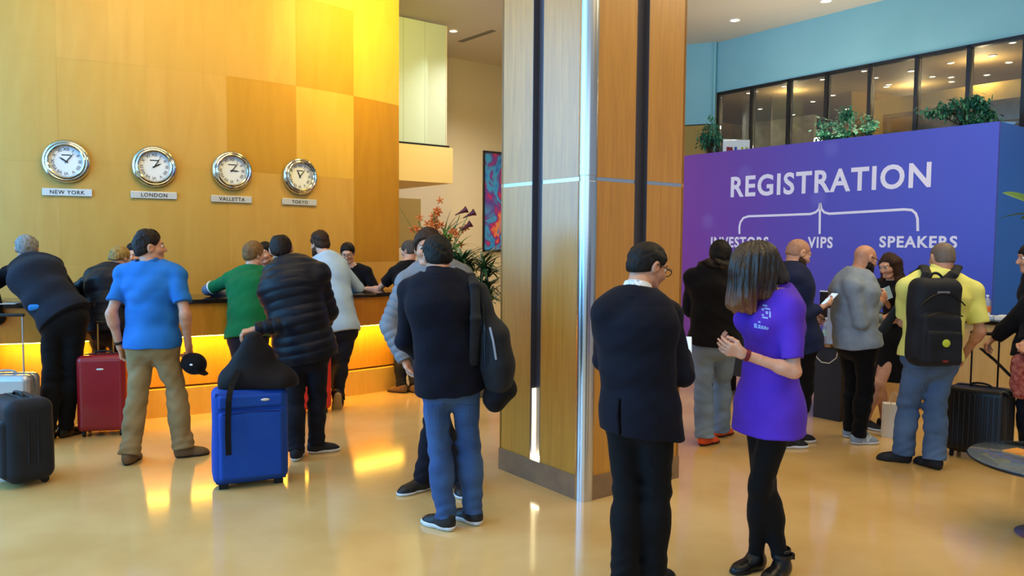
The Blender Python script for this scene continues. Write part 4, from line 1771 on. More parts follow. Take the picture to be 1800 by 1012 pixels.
polo = p.top('polo_shirt', F_polo_p, extra=_slit, off=.020, hem=.130, sleeve='short', flare=.024, amp=.0042, seed=9, h=.008, up_len=.80, neckcut=.004, arm_off=.014)
p.trousers(F_legging, off=.004, flare=-.004, amp=.002, name='leggings', ankle=.06)
p.shoes(F_leather, sole=mat('black_rubber', '#0a0a0b', .6), high=.07, sole_h=.018, ln=.95)
p.collar('shirt_collar', F_polo_p, r=.013, h0=-.02, h1=.036)
p.eyebrows(H_dbrown)
Hm = hairmat('ombre_brown_hair', '#160e0a', '#241610')
nt = Hm.node_tree
b_ = nt.nodes['Principled BSDF']
old = b_.inputs['Base Color'].links[0].from_socket
tc = nt.nodes.new('ShaderNodeTexCoord'); sx = nt.nodes.new('ShaderNodeSeparateXYZ'); mr = nt.nodes.new('ShaderNodeMapRange'); mx = nt.nodes.new('ShaderNodeMixRGB')
nt.links.new(tc.outputs['Object'], sx.inputs[0]); nt.links.new(sx.outputs['Z'], mr.inputs[0])
mr.inputs[1].default_value, mr.inputs[2].default_value, mr.inputs[3].default_value, mr.inputs[4].default_value = 1.48, 1.33, 0, 1
nt.links.new(mr.outputs[0], mx.inputs[0]); nt.links.new(old, mx.inputs[1]); mx.inputs[2].default_value = (*lin('#8a5a34'), 1)
nt.links.new(mx.outputs[0], b_.inputs['Base Color'])
nt.nodes['Noise Texture'].inputs['Scale'].default_value = 90
b_.inputs['Roughness'].default_value = .42
b_.inputs['Specular IOR Level'].default_value = .7
S = Solid()
q = lambda x, y, d=0: ony(x, y, 3.85 + d)
S.oval(p.hp(0, -.014, .028), p.hax, np.array([.096, .108, .098]) * p.hs, .03)
S.ell(q(1322, 458, -.03), q(1303, 522, -.05), UP * 0 + np.array([0, 1.0, 0]), (.115, .092), (.100, .060), .05)
S.ell(q(1300, 480, -.05), q(1288, 535, -.06), np.array([0, 1.0, 0]), (.085, .030), (.075, .026), .03)
S.ell(q(1314, 480, -.11), q(1308, 546, -.10), np.array([1.0, 0, 0]), (.055, .026), (.060, .020), .03)
S.ell(q(1340, 452, .01), q(1366, 486, .01), np.array([0, 1.0, 0]), (.105, .075), (.095, .050), .05)
S.oval(q(1304, 470, -.075), np.eye(3), (.055, .05, .07), .04)
S.ell(q(1345, 480, -.09), q(1348, 520, -.08), np.array([1.0, 0, 0]), (.05, .03), (.045, .018), .03)
_fy = np.random.default_rng(3).uniform(0, 6, 6)


def _strand(P):
    a = np.arctan2(P[:, 1] - p.headc[1], P[:, 0] - p.headc[0])
    return .0032 * (np.sin(a * 23 + 1.5 * np.sin(P[:, 2] * 9)) + .7 * np.sin(a * 41 + _fy[0] + np.sin(P[:, 2] * 14)))


S.disp = _strand
zt = q(1303, 548)[2]
S.cut_fn(lambda P: -(P[:, 2] - zt - .004 * np.sin(P[:, 0] * 160) - .01 * np.sin(P[:, 0] * 47 + P[:, 1] * 30) - np.clip((P[:, 0] - q(1315, 500)[0]) * .42, 0, .2)))
S.build('hair', Hm, p.root, .0055)
mb = MB()
cL = p.chest + p.sf * .13 + p.sr * -.0
p.band('bracelet', mat('dark_red_strap', '#6a1020', .5), 0, .93, .026, .010)
d_ = p.an[1] + UP * .055
mb = MB(); mb.lathe([(.047, -.010), (.051, -.010), (.051, .010), (.047, .010)], d_ - UP * .02, None, 20, cap=False); mb.box(d_ + np.array([.05, -.01, -.02]), (.006, .014, .014)); mb.build('buckle_strap', F_leather, p.root)
# pale print on the left chest: a blocky emblem over two short rows
pr = MB()
pr.cur = 0


def printed(x0, y0, x1, y1):
    """a small printed bar lying on the cloth"""
    n = max(2, int(abs(x1 - x0) / 4) + 1)
    vs, fs = [], []
    for k in range(n):
        t = k / (n - 1)
        x = x0 + (x1 - x0) * t
        for y in (y0, y1):
            sh_ = (x - 1345) * .16
            pt, nn_ = p.on(polo, x, y + sh_, .0025)
            if pt is None:
                return
            vs.append(pt)
    for k in range(n - 1):
        fs.append((2 * k, 2 * k + 1, 2 * k + 3, 2 * k + 2))
    pr.add(vs, fs)


for x0, y0, x1, y1 in ((1339, 543, 1343, 556), (1344, 541, 1354, 544), (1346, 547, 1350, 552), (1352, 546, 1355, 557), (1340, 557, 1350, 560), (1341, 536, 1349, 539),
                       (1333, 566, 1337, 569), (1326, 571, 1331, 577), (1333, 572, 1337, 578), (1338, 573, 1342, 577), (1343, 573, 1347, 578), (1348, 574, 1351, 577), (1326, 577, 1350, 578.5)):
    printed(x0, y0, x1, y1)
pr.build('chest_print', mat('pale_blue_print', '#8fa8f0', .6), p.root)

# 13 --- man in blazer and jeans with the backpack
p = cast('jeans', 'person in a dark navy blazer and blue jeans with a backpack on one shoulder', 4.5, 1.72, 8,
         (790, 660), (771, 482, -.02), (769, 449, .06), ((783, 930), (832, 920)),
         hands=((756, 640, .24), (812, 620, .24)), poles=((-.9, -.6, -.3), (.6, -.5, -.6)), hyaw=14, hpitch=-12, hroll=-4, girth=1.05, toes=(52, 44), syaw=14,
         shoulders=((722, 512, .02), (822, 508, 0)), legw=.98, grips=(.5, .5))
p.top('blazer', F_blazer_n, off=.020, hem=.085, flare=.024, amp=.0042, seed=21, arm_off=.018, neckcut=-.004)
p.collar('blazer_collar', F_blazer_n, r=.018, h0=-.03, h1=.034, tilt=.4)
tr_ = p.trousers(F_denim, off=.014, flare=.012, amp=.0065, seed=8)
for c_ in (((752, 712), (784, 710), (783, 746), (754, 748)), ((803, 710), (838, 712), (836, 748), (805, 746))):
    p.patch('back_pocket', fabric('blue_denim_pocket', '#2a406a', '#3a5886', scale=3.2), tr_, c_)
p.shoes(S_black, S_white, sole_h=.032)
p.hair(H_black, th=.015, top=.004, amp=.004)

# 12 --- man behind him
p = cast('behind', 'person in a grey quilted jacket mostly hidden behind the person with the backpack', 5.2, 1.77, 160,
         (770, 630), (763, 462), (752, 437, .0), ((742, 862), (808, 862)), hands=((800, 590, -.25), (713, 636, -.12)), hyaw=20, girth=1.02, toes=(128, 190),
         shoulders=((810, 485, 0), (716, 496, -.02)), poles=((1, .2, -.5), (-1, .2, -.3)), res=1.1)
p.sh, p.el = p.sh, p.el
p.top('quilted_jacket', F_grey_puff, off=.022, hem=.08, flare=.01, puff=(.055, .010, 0), apuff=(.05, .010), amp=.002, seed=2)
p.trousers(F_denim_d, off=.014, flare=.012, seed=4)
p.shoes(S_black, S_white, sole_h=.020)
p.hair(H_brown, th=.018, top=.014, amp=.005)
p.eyebrows(H_brown)

# 8 --- man in the black puffer jacket
p = cast('puffer', 'person in a black quilted puffer jacket with one hand over the blue suitcase', 6.0, 1.78, 6,
         (536, 612), (508, 463, .10), (494, 437, .16), ((521, 808), (556, 796)),
         hands=((448, 579, -.20), (560, 590, .25)), poles=((.6, -.4, -.9), (.9, -.2, -.6)), hyaw=8, hpitch=-8, hroll=-8, girth=1.12, toes=(8, -62),
         shoulders=((490, 505, -.02), (560, 482, .05)), syaw=-6, grips=(.75, .5), palms=((0, .2, -1), None), bend=.06)
p.top('puffer_jacket', F_puffer, off=.040, hem=.09, flare=.004, puff=(.072, .010, 0), apuff=(.070, .009), amp=.003, seed=31, arm_off=.022)
p.collar('puffer_collar', F_puffer, r=.018, h0=-.02, h1=.040)
p.trousers(F_denim_d, off=.014, flare=.010, seed=12)
p.shoes(S_dk, S_white, sole_h=.026)
p.hair(H_dbrown, th=.009, part=lambda S: S.oval(p.hp(0, -.03, .125), p.hax, np.array([.036, .045, .03]) * p.hs, .01, 'sub'))

# 5 --- man in the blue polo
p = cast('bluepolo', 'person in a blue polo shirt and khaki trousers, back turned, holding a black cap', 5.9, 1.775, -4,
         (268, 597), (264, 466, 0), (263, 434, .02), ((227, 815), (323, 803)),
         hands=((211, 610, -.02), (331, 606, .02)), poles=((-.5, -1, 0), (.6, -1, 0)), hyaw=-52, hpitch=2, girth=1.04, toes=(6, -58), grips=(.6, .85),
         palms=((.9, .2, 0), (-.9, .2, 0)), skin=M_skin, bend=-.01, shw=1.0, legw=1.0)
p.top('polo_shirt', F_blue_polo, off=.022, hem=.06, sleeve='short', flare=.010, amp=.0055, seed=14, up_len=.70, arm_off=.017)
p.collar('shirt_collar', F_blue_polo, r=.016, h0=-.015, h1=.040)
tr_ = p.trousers(F_khaki, off=.018, flare=.020, amp=.007, seed=15, thigh=1.08)
for c_ in (((234, 634), (264, 632), (263, 640), (235, 642)), ((282, 632), (310, 633), (309, 641), (283, 640))):
    p.patch('pocket_welt', F_khaki, tr_, c_)
p.shoes(S_tan, mat('dark_rubber', '#2a2018', .7), sole_h=.018)
p.hair(H_dbrown, th=.012, top=.014, amp=.005)
p.eyebrows(H_dbrown)
p.band('wristwatch', mat('black_strap', '#101014', .4), 0, .86, .030, .011)

# 2 --- grey-haired man leaning on the counter
p = cast('greyhair', 'grey-haired person in a dark navy jacket and black trousers leaning on the counter', 6.5, 1.76, 14,
         (112, 556, -.02), (52, 460, .30), (47, 436, .40), ((84, 776), (114, 768)),
         hands=((-22, 523, .52), (96, 525, .62)), poles=((-1, -.2, -.6), (1, -.3, -.2)), hyaw=16, hpitch=-14, girth=1.06, toes=(20, -14), bend=.07, syaw=18,
         shoulders=((18, 480, .26), (94, 468, .34)), legw=.98)
GREYJ = p.top('jacket', F_navy_j, off=.022, hem=.03, flare=.002, amp=.006, seed=41, arm_off=.016, fold_f=22)
p.trousers(F_suit_tr, off=.016, flare=.010, seed=42, waist=.06)
p.shoes(F_leather)
p.hair(H_grey, th=.013, amp=.004)

# 3 --- woman with streaked hair
p = cast('streaked', 'person with streaked blond hair in a black padded jacket leaning on the counter', 6.95, 1.66, 6,
         (188, 573, 0), (196, 474, .24), (212, 452, .34), ((176, 742), (202, 744)), fem=True,
         hands=((172, 521, .45), (230, 519, .45)), poles=((-1, -.3, -.4), (1, -.2, -.4)), hyaw=-24, hpitch=-24, girth=1.08, syaw=2,
         shoulders=((166, 486, .18), (222, 486, .24)), toes=(5, -5), skin=M_skin2, res=1.25, bend=.06, legw=.9)
p.top('padded_jacket', F_puffer, off=.034, hem=.05, flare=.0, puff=(.09, .008, 0), apuff=(.08, .008), amp=.003, seed=51, arm_off=.022)
p.collar('jacket_collar', F_puffer, r=.018, h0=-.02, h1=.045)
p.trousers(F_legging, off=.008, flare=0, seed=52)
p.shoes(F_leather)


def _tail(S):
    S.ell(p.hp(0, -.07, .02), p.hp(0, -.085, -.06), p.hax[0], (.05, .03), (.045, .022), .03)


p.hair(H_blond, th=.014, amp=.004, part=_tail)

# 6 --- man in the green polo
p = cast('green', 'person in a green polo shirt with white trim leaning on the counter', 7.35, 1.74, 4,
         (436, 590, -.05), (442, 475, .24), (447, 447, .30), ((428, 742), (455, 742)),
         hands=((402, 520, .52), (480, 518, .45)), poles=((-1.2, -.3, -.1), (1, -.3, -.4)), hyaw=-38, hpitch=-6, girth=1.06, toes=(10, -10), res=1.25, bend=.05,
         shoulders=((404, 492, .18), (473, 486, .24)), skin=M_skin2)
p.top('polo_shirt', F_green, off=.022, hem=.02, sleeve='short', flare=.0, amp=.005, seed=61, up_len=.78, arm_off=.015)
p.collar('shirt_collar', F_white, r=.014, h0=.0, h1=.032)
for i in (0, 1):
    S = Solid()
    d = nrm(p.el[i] - p.sh[i])
    a = p.sh[i] + (p.el[i] - p.sh[i]) * .78
    S.cone(a - d * .03, a + d * .03, .070, .070, .003)
    S.cut_fn(lambda P, a=a, d=d: np.abs((P - a) @ d) - .008)
    S.build('sleeve_trim', F_white, p.root, .008)
for i in (0, 1):
    S = Solid()
    S.cone(p.sh[i] + (p.el[i] - p.sh[i]) * .5, p.el[i], .054, .050, .02)
    S.cone(p.el[i], p.wr[i], .050, .038, .02)
    S.disp = folds(66, .004, 26)
    S.build('undershirt_sleeve', fabric('grey_blue_cotton', '#66728a', '#58637a'), p.root, .010)
p.trousers(F_denim_d, seed=62)
p.shoes(S_black)
p.hair(H_sandy, th=.016, top=.010, amp=.005)

# 9 --- man in the pale grey shirt
p = cast('paleshirt', 'bearded person in a pale grey shirt leaning on the counter with one foot raised behind', 7.9, 1.79, 22,
         (598, 575, -.05), (573, 450, .26), (562, 428, .34), ((596, 716), (592, 706, -.26)),
         hands=((560, 515, .55), (606, 512, .55)), poles=((-1, -.2, -.4), (1, -.1, -.7)), hyaw=28, hpitch=-12, girth=.98, toes=(24, 20), res=1.25,
         heels=(0, 62), shoulders=((556, 470, .20), (598, 466, .26)), skin=M_skin2, bend=.05)
p.top('shirt', F_grey_l, off=.018, hem=.06, flare=-.008, amp=.004, seed=71, arm_off=.012)
p.collar('shirt_collar', F_grey_l, r=.008, h0=-.01, h1=.016)
p.trousers(F_denim_d, seed=72, off=.01)
p.shoes(S_black, S_sole_t, sole_h=.022)
p.hair(H_brown, th=.016, top=.014, amp=.004)
p.beard(H_beard, th=.012)

# 10, 7, 4 --- staff behind the counter
F_waist = fabric('black_uniform_cloth', '#0b0b10')
for key, lab, Y, hp_, nk, hd_, hands, yw, hy, hpi in (
        ('clerk_a', 'dark-haired person in glasses and white collar standing behind the counter, looking down', 9.55, (618, 566), (616, 467), (611, 444, -.08), ((636, 509, -.28), (600, 512, -.30)), 172, 12, -22),
        ('clerk_b', 'dark-haired person behind the counter, face showing between two heads', 8.95, (462, 580), (463, 470), (466, 444, -.06), ((480, 520, -.35), (450, 520, -.35)), 178, -8, -10),
        ('clerk_c', 'person behind the counter half hidden by the head of the blue polo wearer', 8.3, (238, 592), (238, 474), (236, 447, -.04), ((254, 527, -.30), (226, 527, -.30)), 185, 6, -10)):
    fy = hp_[1] + (hp_[1] - nk[1]) * 1.62
    g_ = onz(hp_[0] - 8, 428 + 1350 * 1.68 / Y)
    fp = 428 + 1350 * 1.68 / Y + (hp_[0] - 900) * .0078
    p = cast(key, lab, Y, 1.72, yw, hp_, nk, hd_, ((hp_[0] + 14, fp), (hp_[0] - 14, fp)), hands=hands, hyaw=hy, hpitch=hpi, res=1.3, skin=M_skin2)
    p.top('uniform_jacket', F_waist, off=.016, hem=.06, amp=.003, seed=81, h=.010)
    p.collar('shirt_collar', F_white, r=.012, h0=-.03, h1=.036)
    p.trousers(F_suit_tr, seed=82, h=.012)
    p.shoes(F_leather)
    p.hair(H_black, th=.014, top=.008)
    p.eyebrows(H_black)
    if key == 'clerk_a':
        p.glasses(_MATS['black_frame'])

# 11 --- man in the black T-shirt at the end of the counter
p = cast('blackshirt', 'person with grey-brown hair in a black T-shirt at the far end of the counter', 8.9, 1.70, 48,
         (716, 566), (718, 463, .05), (719, 439, .10), ((706, 690), (730, 690)),
         hands=((646, 507, .30), (690, 512, .40)), poles=((-.2, -.6, -1), (.6, -.4, -1)), hyaw=12, hpitch=-12, girth=1.05, toes=(66, 40), res=1.3,
         shoulders=((694, 480, .0), (738, 478, .08)), skin=M_skin2, grips=(.3, .3), palms=((0, 0, -1), (0, 0, -1)))
p.top('t_shirt', F_black, off=.02, hem=.06, sleeve='short', amp=.004, seed=91, up_len=.62)
p.trousers(F_denim_d, seed=92, h=.012)
p.shoes(S_tan, mat('dark_rubber', '#2a2018', .7), sole_h=.018)
p.hair(hairmat('grey_brown_hair', '#3a322c', '#57504a'), th=.013, low=-.06, front=.04, side=.05)

# 1 --- person cut by the left edge
p = cast('edge', 'person in a dark jacket cut off by the picture\'s left edge, hand on the counter', 6.55, 1.74, -30,
         (-52, 600), (-40, 480, .1), (-28, 448, .14), ((-70, 775), (-36, 770)),
         hands=((-70, 530, .3), (2, 537, .22)), poles=((-1, -.4, -.4), (.5, -.8, -.8)), hyaw=10, res=1.25, toes=(-20, -40), skin=M_skin2, grips=(.4, .45),
         palms=(None, (0, .2, -1)))
p.top('jacket', F_black, off=.02, hem=.08, seed=95)
p.trousers(F_denim_d, seed=96, h=.012)
p.shoes(S_black)
p.hair(H_brown, th=.014)

# 16 --- person in the black hooded jacket and orange shoes
p = cast('hoodie', 'person in a black fur-hooded jacket, pale jeans and orange trainers facing the purple wall', 6.35, 1.70, -6,
         (1256, 594), (1262, 474, .02), (1266, 450, .06), ((1238, 782), (1266, 767)),
         hands=((1240, 560, .32), (1296, 560, .32)), poles=((-1, -.6, -.4), (1, -.6, -.4)), hyaw=-10, hpitch=-14, girth=1.08, toes=(-52, -48), res=1.1, legw=1.02)


def _hood(S):
    c = p.neck - p.sf * .05 + UP * .0
    S.ell(c - p.sr * .09 + UP * .02, c + p.sr * .09 + UP * .02, UP, (.065, .06), (.065, .06), .05)
    S.ell(c - p.sf * .05 - UP * .02, c - p.sf * .06 - UP * .12, p.sr, (.11, .04), (.05, .025), .05)


p.top('hooded_jacket', F_black, off=.030, hem=.04, amp=.006, seed=101, arm_off=.022, extra=_hood)
S = Solid()
c = p.neck - p.sf * .03 + UP * .035
for a in np.linspace(-.2, math.pi + .2, 26):
    v = c + p.sr * .135 * math.cos(a) - p.sf * .09 * math.sin(a) + UP * .015 * math.cos(3 * a)
    S.cone(v, v + UP * .01, .030, .030, .02)
S.disp = folds(103, .010, 120)
S.build('fur_trim', hairmat('dark_fur', '#15100d', '#2a201a'), p.root, .007)
p.trousers(F_denim_l, off=.020, flare=.022, amp=.007, seed=104, thigh=1.06)
p.shoes(S_orange, mat('dark_orange_rubber', '#3a1c14', .6), sole_h=.022)
p.hair(H_black, th=.020, top=.01)

# 17 --- bald man in navy
p = cast('baldnavy', 'bald bearded person in a navy blazer looking at a phone in profile', 6.4, 1.76, -72,
         (1404, 590), (1391, 468, 0), (1404, 444, .03), ((1382, 787), (1398, 778)),
         hands=((1420, 560, .22), (1441, 541, -.12)), poles=((-.6, .6, -1), (-.5, -.3, -1.2)), hyaw=-8, hpitch=-26, girth=1.06, toes=(-84, -78), res=1.1,
         skin=M_skin2, palms=(None, (0, .3, 1)), grips=(.5, .5), shoulders=((1390, 492, .18), (1394, 492, -.16)))
p.top('blazer', F_navy2, off=.022, hem=.12, flare=.01, amp=.004, seed=111, arm_off=.016)
p.collar('blazer_collar', F_navy2, r=.017, h0=-.02, h1=.036)
p.trousers(F_suit_tr, seed=112)
p.shoes(S_dk, S_white, sole_h=.026)
p.stubble(H_stub, th=.003)
p.beard(H_beard, th=.010)
p.eyebrows(H_brown)

# 18 --- bald man in the grey blazer
p = cast('greyblazer', 'bald bearded person with glasses in a grey blazer and black trousers, in profile', 6.45, 1.72, -68,
         (1506, 596), (1505, 478, .0), (1521, 453, .02), ((1494, 768), (1508, 780)),
         hands=((1553, 560, .15), (1546, 530, -.10)), poles=((-.6, .6, -1), (-.6, -.3, -1)), hyaw=-6, hpitch=-22, girth=1.10, toes=(-80, -84), res=1.1,
         skin=M_skin, palms=((0, -.8, .2), (0, .8, .4)), grips=(.6, .55), shoulders=((1496, 500, .18), (1500, 504, -.18)))
p.top('blazer', F_grey_bl, off=.022, hem=.05, flare=.02, amp=.004, seed=121, arm_off=.016)
p.collar('blazer_collar', F_grey_bl, r=.017, h0=-.02, h1=.036)
p.trousers(F_suit_tr, seed=122, off=.014, flare=.012)
p.shoes(S_grey, S_white, sole_h=.024)
p.beard(H_dbrown, th=.012)
p.glasses(mat('dark_frame', '#2a1010', .4))
p.eyebrows(H_dbrown)
# pale cross stripes on the shoe
o, ax, g_, shoe = p.foot_frame[1]
mb = MB()
for x0, x1, zz in ((.02, .07, 1), (.05, .10, 1), (.045, .075, -1)):
    pts = []
    for t in np.linspace(0, 1, 5):
        x = x0 + (x1 - x0) * t
        z = (.030 + .045 * t) if zz > 0 else (.075 - .045 * t)
        pts.append(o(.046 - .012 * max(0, (z - .03) / .045), x, z))
    mb.strip(pts, [ax[1]] * 5, .008, .006)
mb.build('stripes', S_white, shoe)

# 19 --- woman in the black dress
p = cast('dress', 'long-haired person in a black dress and slip-on shoes, facing the grey blazer wearer', 6.95, 1.66, 104,
         (1576, 598), (1572, 490), (1563, 465, -.03), ((1522, 752), (1553, 752)), fem=True,
         hands=((1592, 562, -.16), (1556, 528, -.10)), poles=((.6, -.2, -1), (.8, .3, -1)), hyaw=12, hpitch=-24, girth=1.0, toes=(-150, -140), res=1.1, skin=M_skin2,
         knees=((-.6, -.6, .1), (-.6, -.6, .1)), bare=True, palms=((0, .3, 1), (.2, -.8, .3)), grips=(.35, .5), legw=.9)
S = Solid()
p.body_torso(S, .012)
kz = ony(1575, 668, 6.95)
S.ell(p.hip, np.array([p.hip[0] - .02, p.hip[1], kz[2] - .1]), p.r, (.18, .14), (.175, .15), .05)
for i in (0, 1):
    S.cone(p.sh[i], p.sh[i] + (p.el[i] - p.sh[i]) * .5, .052, .052, .04)
    e = p.sh[i] + (p.el[i] - p.sh[i]) * .42
    n = nrm(p.el[i] - p.sh[i])
    S.cut_fn(lambda P, e=e, n=n: np.where(((P - e) ** 2).sum(1) < .012, (P - e) @ n, -.5))
S.disp = folds(131, .003, 16)
S.cut((0, 0, kz[2]), (0, 0, -1))
S.cut(p.neck + UP * .0, nrm(UP + p.sf * .2))
S.build('dress', F_black, p.root, .009)
p.shoes(S_dk, S_white, sole_h=.026, toe_r=.040)
Hl = H_brown
S = Solid()
S.oval(p.hp(0, -.016, .026), p.hax, np.array([.092, .100, .094]) * p.hs, .02)
for q_ in (-1, 1):
    S.ell(p.hp(q_ * .075, -.02, .02), p.hp(q_ * .078, .0, -.13) - UP * .02, p.hax[1], (.055, .026), (.045, .02), .03)
    S.ell(p.hp(q_ * .078, .0, -.13) - UP * .02, p.hp(q_ * .085, .01, -.20) - UP * .06, p.hax[1], (.045, .02), (.03, .014), .03)
S.ell(p.hp(0, -.06, .0), p.hp(0, -.08, -.22), p.hax[0], (.08, .045), (.07, .03), .03)
S.oval(p.hp(0, .115, -.035), p.hax, np.array([.062, .075, .085]) * p.hs, .015, 'sub')
S.disp = folds(133, .004, 60)
S.build('hair', Hl, p.root, .006)
p.eyebrows(H_brown)

# 20 --- man in the yellow shirt
p = cast('yellow', 'person in a yellow shirt and blue jeans, back turned, wearing a black backpack', 5.8, 1.70, 4,
         (1636, 622), (1652, 480, .02), (1656, 452, .06), ((1586, 812), (1642, 823)),
         hands=((1590, 570, .36), (1694, 624, .10)), poles=((-.5, -.6, -.9), (.25, -1, -.1)), hyaw=-4, hpitch=-10, girth=1.22, toes=(62, 18), shw=1.12, hd=1.04,
         skin=M_skin, legw=1.08, grips=(.5, .5), shoulders=((1596, 506, .0), (1708, 512, .0)), neckw=1.15, bend=.0)
p.top('shirt', F_yellow, off=.024, hem=.03, sleeve='short', flare=.012, amp=.0055, seed=141, up_len=.80, arm_off=.022)
p.collar('shirt_collar', F_yellow, r=.016, h0=-.02, h1=.040)
tr_ = p.trousers(F_denim_m, off=.020, flare=.018, amp=.007, seed=142, thigh=1.08)
for c_ in (((1596, 648), (1630, 648), (1629, 690), (1598, 690)), ((1648, 648), (1682, 648), (1680, 690), (1650, 690))):
    p.patch('back_pocket', fabric('mid_denim_pocket', '#3e5476', '#526e94', scale=3.2), tr_, c_)
p.shoes(S_dk, mat('black_rubber', '#0a0a0b', .6), sole_h=.022)
p.stubble(H_stub2, th=.004, low=-.05, front=.03)

# 21 --- person at the right edge
p = cast('edge_right', 'dark-haired person in a black jacket holding the ribbed suitcase handle', 5.75, 1.66, 66,
         (1822, 618), (1826, 478), (1816, 452, -.02), ((1806, 806), (1836, 806)), hands=((1748, 594, .16), (1800, 620, -.2)), poles=((.3, .4, -1), (.6, -.4, -1)),
         hyaw=10, hpitch=-8, toes=(70, 60), res=1.15, grips=(.8, .5), palms=((0, 0, -1), None), skin=M_skin)
p.top('jacket', F_black, off=.026, hem=.06, seed=151, amp=.006)
p.trousers(F_denim_d, seed=152)
p.shoes(S_black)
p.hair(H_black, th=.016, front=.05)
p.eyebrows(H_black)
# ================================================================== things
def frame_from(yaw):
    R = Rz(yaw)
    return np.array([R[:, 0], R[:, 1], UP])       # right, away, up for a thing whose front faces the camera at yaw 0


M_rub = mat('black_rubber_wheel', '#0b0b0c', .6)
M_bar = mat('aluminium_bar', '#b9bcc0', .3, .9)
M_badge = mat('silver_badge', '#d5d8dc', .3, .6)


def wheels(root, P, r=.028, name='wheel'):
    for c, a in P:
        mb = MB()
        mb.lathe([(r * .6, -.012), (r, -.010), (r, .010), (r * .6, .012)], c, np.array([np.cross(UP, a), UP, a]), 16)
        mb.build(name, M_rub, root, smooth=True)


def telescopic(root, c, ax, w, z0, z1, m, r=.007, grip=None, back=.0):
    mb = MB()
    for s in (-1, 1):
        mb.tube([c + ax[0] * s * w / 2 + ax[1] * back + UP * z0, c + ax[0] * s * w / 2 + ax[1] * back + UP * z1], r, 8)
    mb.build('telescopic_handle', m, root)
    mb = MB()
    mb.rbox(c + ax[1] * back + UP * (z1 + .008), (w / 2 + .018, .014, .013), .010, ax, 3)
    mb.build('grip', grip or M_rub, root, smooth=True)


def loop_handle(root, p, ax, w, h, m, r=.010):
    mb = MB()
    pts = [p + ax[0] * (w / 2) * math.cos(a) + UP * h * math.sin(a) ** .6 for a in np.linspace(0, math.pi, 9)]
    mb.tube(pts, r, 8)
    return mb.build('carry_handle', m, root, smooth=True)


# ---- blue soft suitcase
M_blue_n = fabric('blue_nylon', '#123f9e', '#17479e', rough=.6)
M_blue_d = fabric('blue_nylon_trim', '#0c2a70', rough=.6)
c = onz(443, 856, 0); ax = frame_from(24); c = c + ax[1] * .13
w, d, z0, z1 = .245, .14, .03, .675
o = empty('suitcase', c, 'large royal blue soft suitcase standing in front of the puffer jacket wearer', 'suitcase')
S = Solid(); S.box(c + UP * (z0 + z1) / 2, ax, (w, d, (z1 - z0) / 2), .055)
S.disp = folds(201, .003, 9)
S.build('body', M_blue_n, o, .009)
fr = c - ax[1] * d
S = Solid(); S.box(fr + UP * .30, ax, (w - .035, .030, .235), .028); S.disp = folds(202, .002, 12)
S.build('front_pocket', M_blue_n, o, .007)
S = Solid(); S.box(fr + UP * .60 + ax[0] * .0, ax, (w - .035, .020, .045), .018)
S.build('upper_pocket', M_blue_n, o, .007)
mb = MB()
for off, ww, za, zb in ((-.012, w - .022, .045, .655), (-.012, w - .05, .555, .557)):
    if zb - za > .1:
        pts = [fr + ax[1] * .02 + ax[0] * (s * ww) + UP * z for s, z in ((-1, za), (-1, zb), (1, zb), (1, za), (-1, za))]
        mb.tube(pts, .006, 6)
mb.tube([fr - ax[1] * .028 - ax[0] * (w - .06) + UP * .525, fr - ax[1] * .031 + UP * .535, fr - ax[1] * .028 + ax[0] * (w - .06) + UP * .525], .004, 6)
mb.build('piping', M_blue_d, o)
mb = MB(); mb.ball(fr - ax[1] * .020 + ax[0] * .09 + UP * .605, (.030, .006, .010), ax, 16, 8); mb.build('badge', M_badge, o, smooth=True)
loop_handle(o, c + UP * z1 - UP * .01, ax, .20, .045, M_blue_d)
wheels(o, [(c + ax[0] * s * .19 + ax[1] * .10 + UP * .028, ax[0]) for s in (-1, 1)])
mb = MB()
for s in (-1, 1):
    mb.box(c + ax[0] * s * .18 - ax[1] * .09 + UP * .016, (.03, .02, .016), ax)
mb.build('foot', M_rub, o)
BLUE = (c, ax)

# ---- black holdall lying over its handle
F_bag = fabric('black_bag_nylon', '#0d0b0d', '#141014', rough=.7)
q = lambda x, y, dY=0, Y=c[1]: ony(x, y, Y + dY)
hold = empty('holdall', c + UP * .675, 'slouched black holdall lying on top of the blue suitcase', 'bag')
S = Solid()
S.ell(q(414, 668, -.02), q(492, 672, .05), UP, (.105, .13), (.10, .12), .06)
S.ell(q(443, 593, .0), q(452, 668, .02), ax[0], (.060, .05), (.18, .11), .06)
S.cone(q(424, 632, .0), q(404, 685, -.05), .05, .05, .05)
S.cone(q(470, 625, .05), q(505, 670, .08), .06, .07, .05)
S.disp = folds(210, .015, 22)
S.cut(c + UP * .672, -UP)
S.build('body', F_bag, hold, .009)
mb = MB()
pts = [q(404, 690, -.24), q(402, 705, -.27), q(401, 735, -.275), q(401, 770, -.27), q(402, 800, -.27)]
pts = [q(420, 650, -.13), q(407, 678, -.20)] + [p_ for p_ in pts]
mb.strip(pts, ax[0], .038, .004)
mb.build('strap', F_bag, hold)

# ---- red hard suitcase
M_red = mat('red_polycarbonate', '#8e1420', .35, coat=.3, bump=.05, scale=200)
M_red_d = mat('dark_red_seam', '#4a0a12', .5)


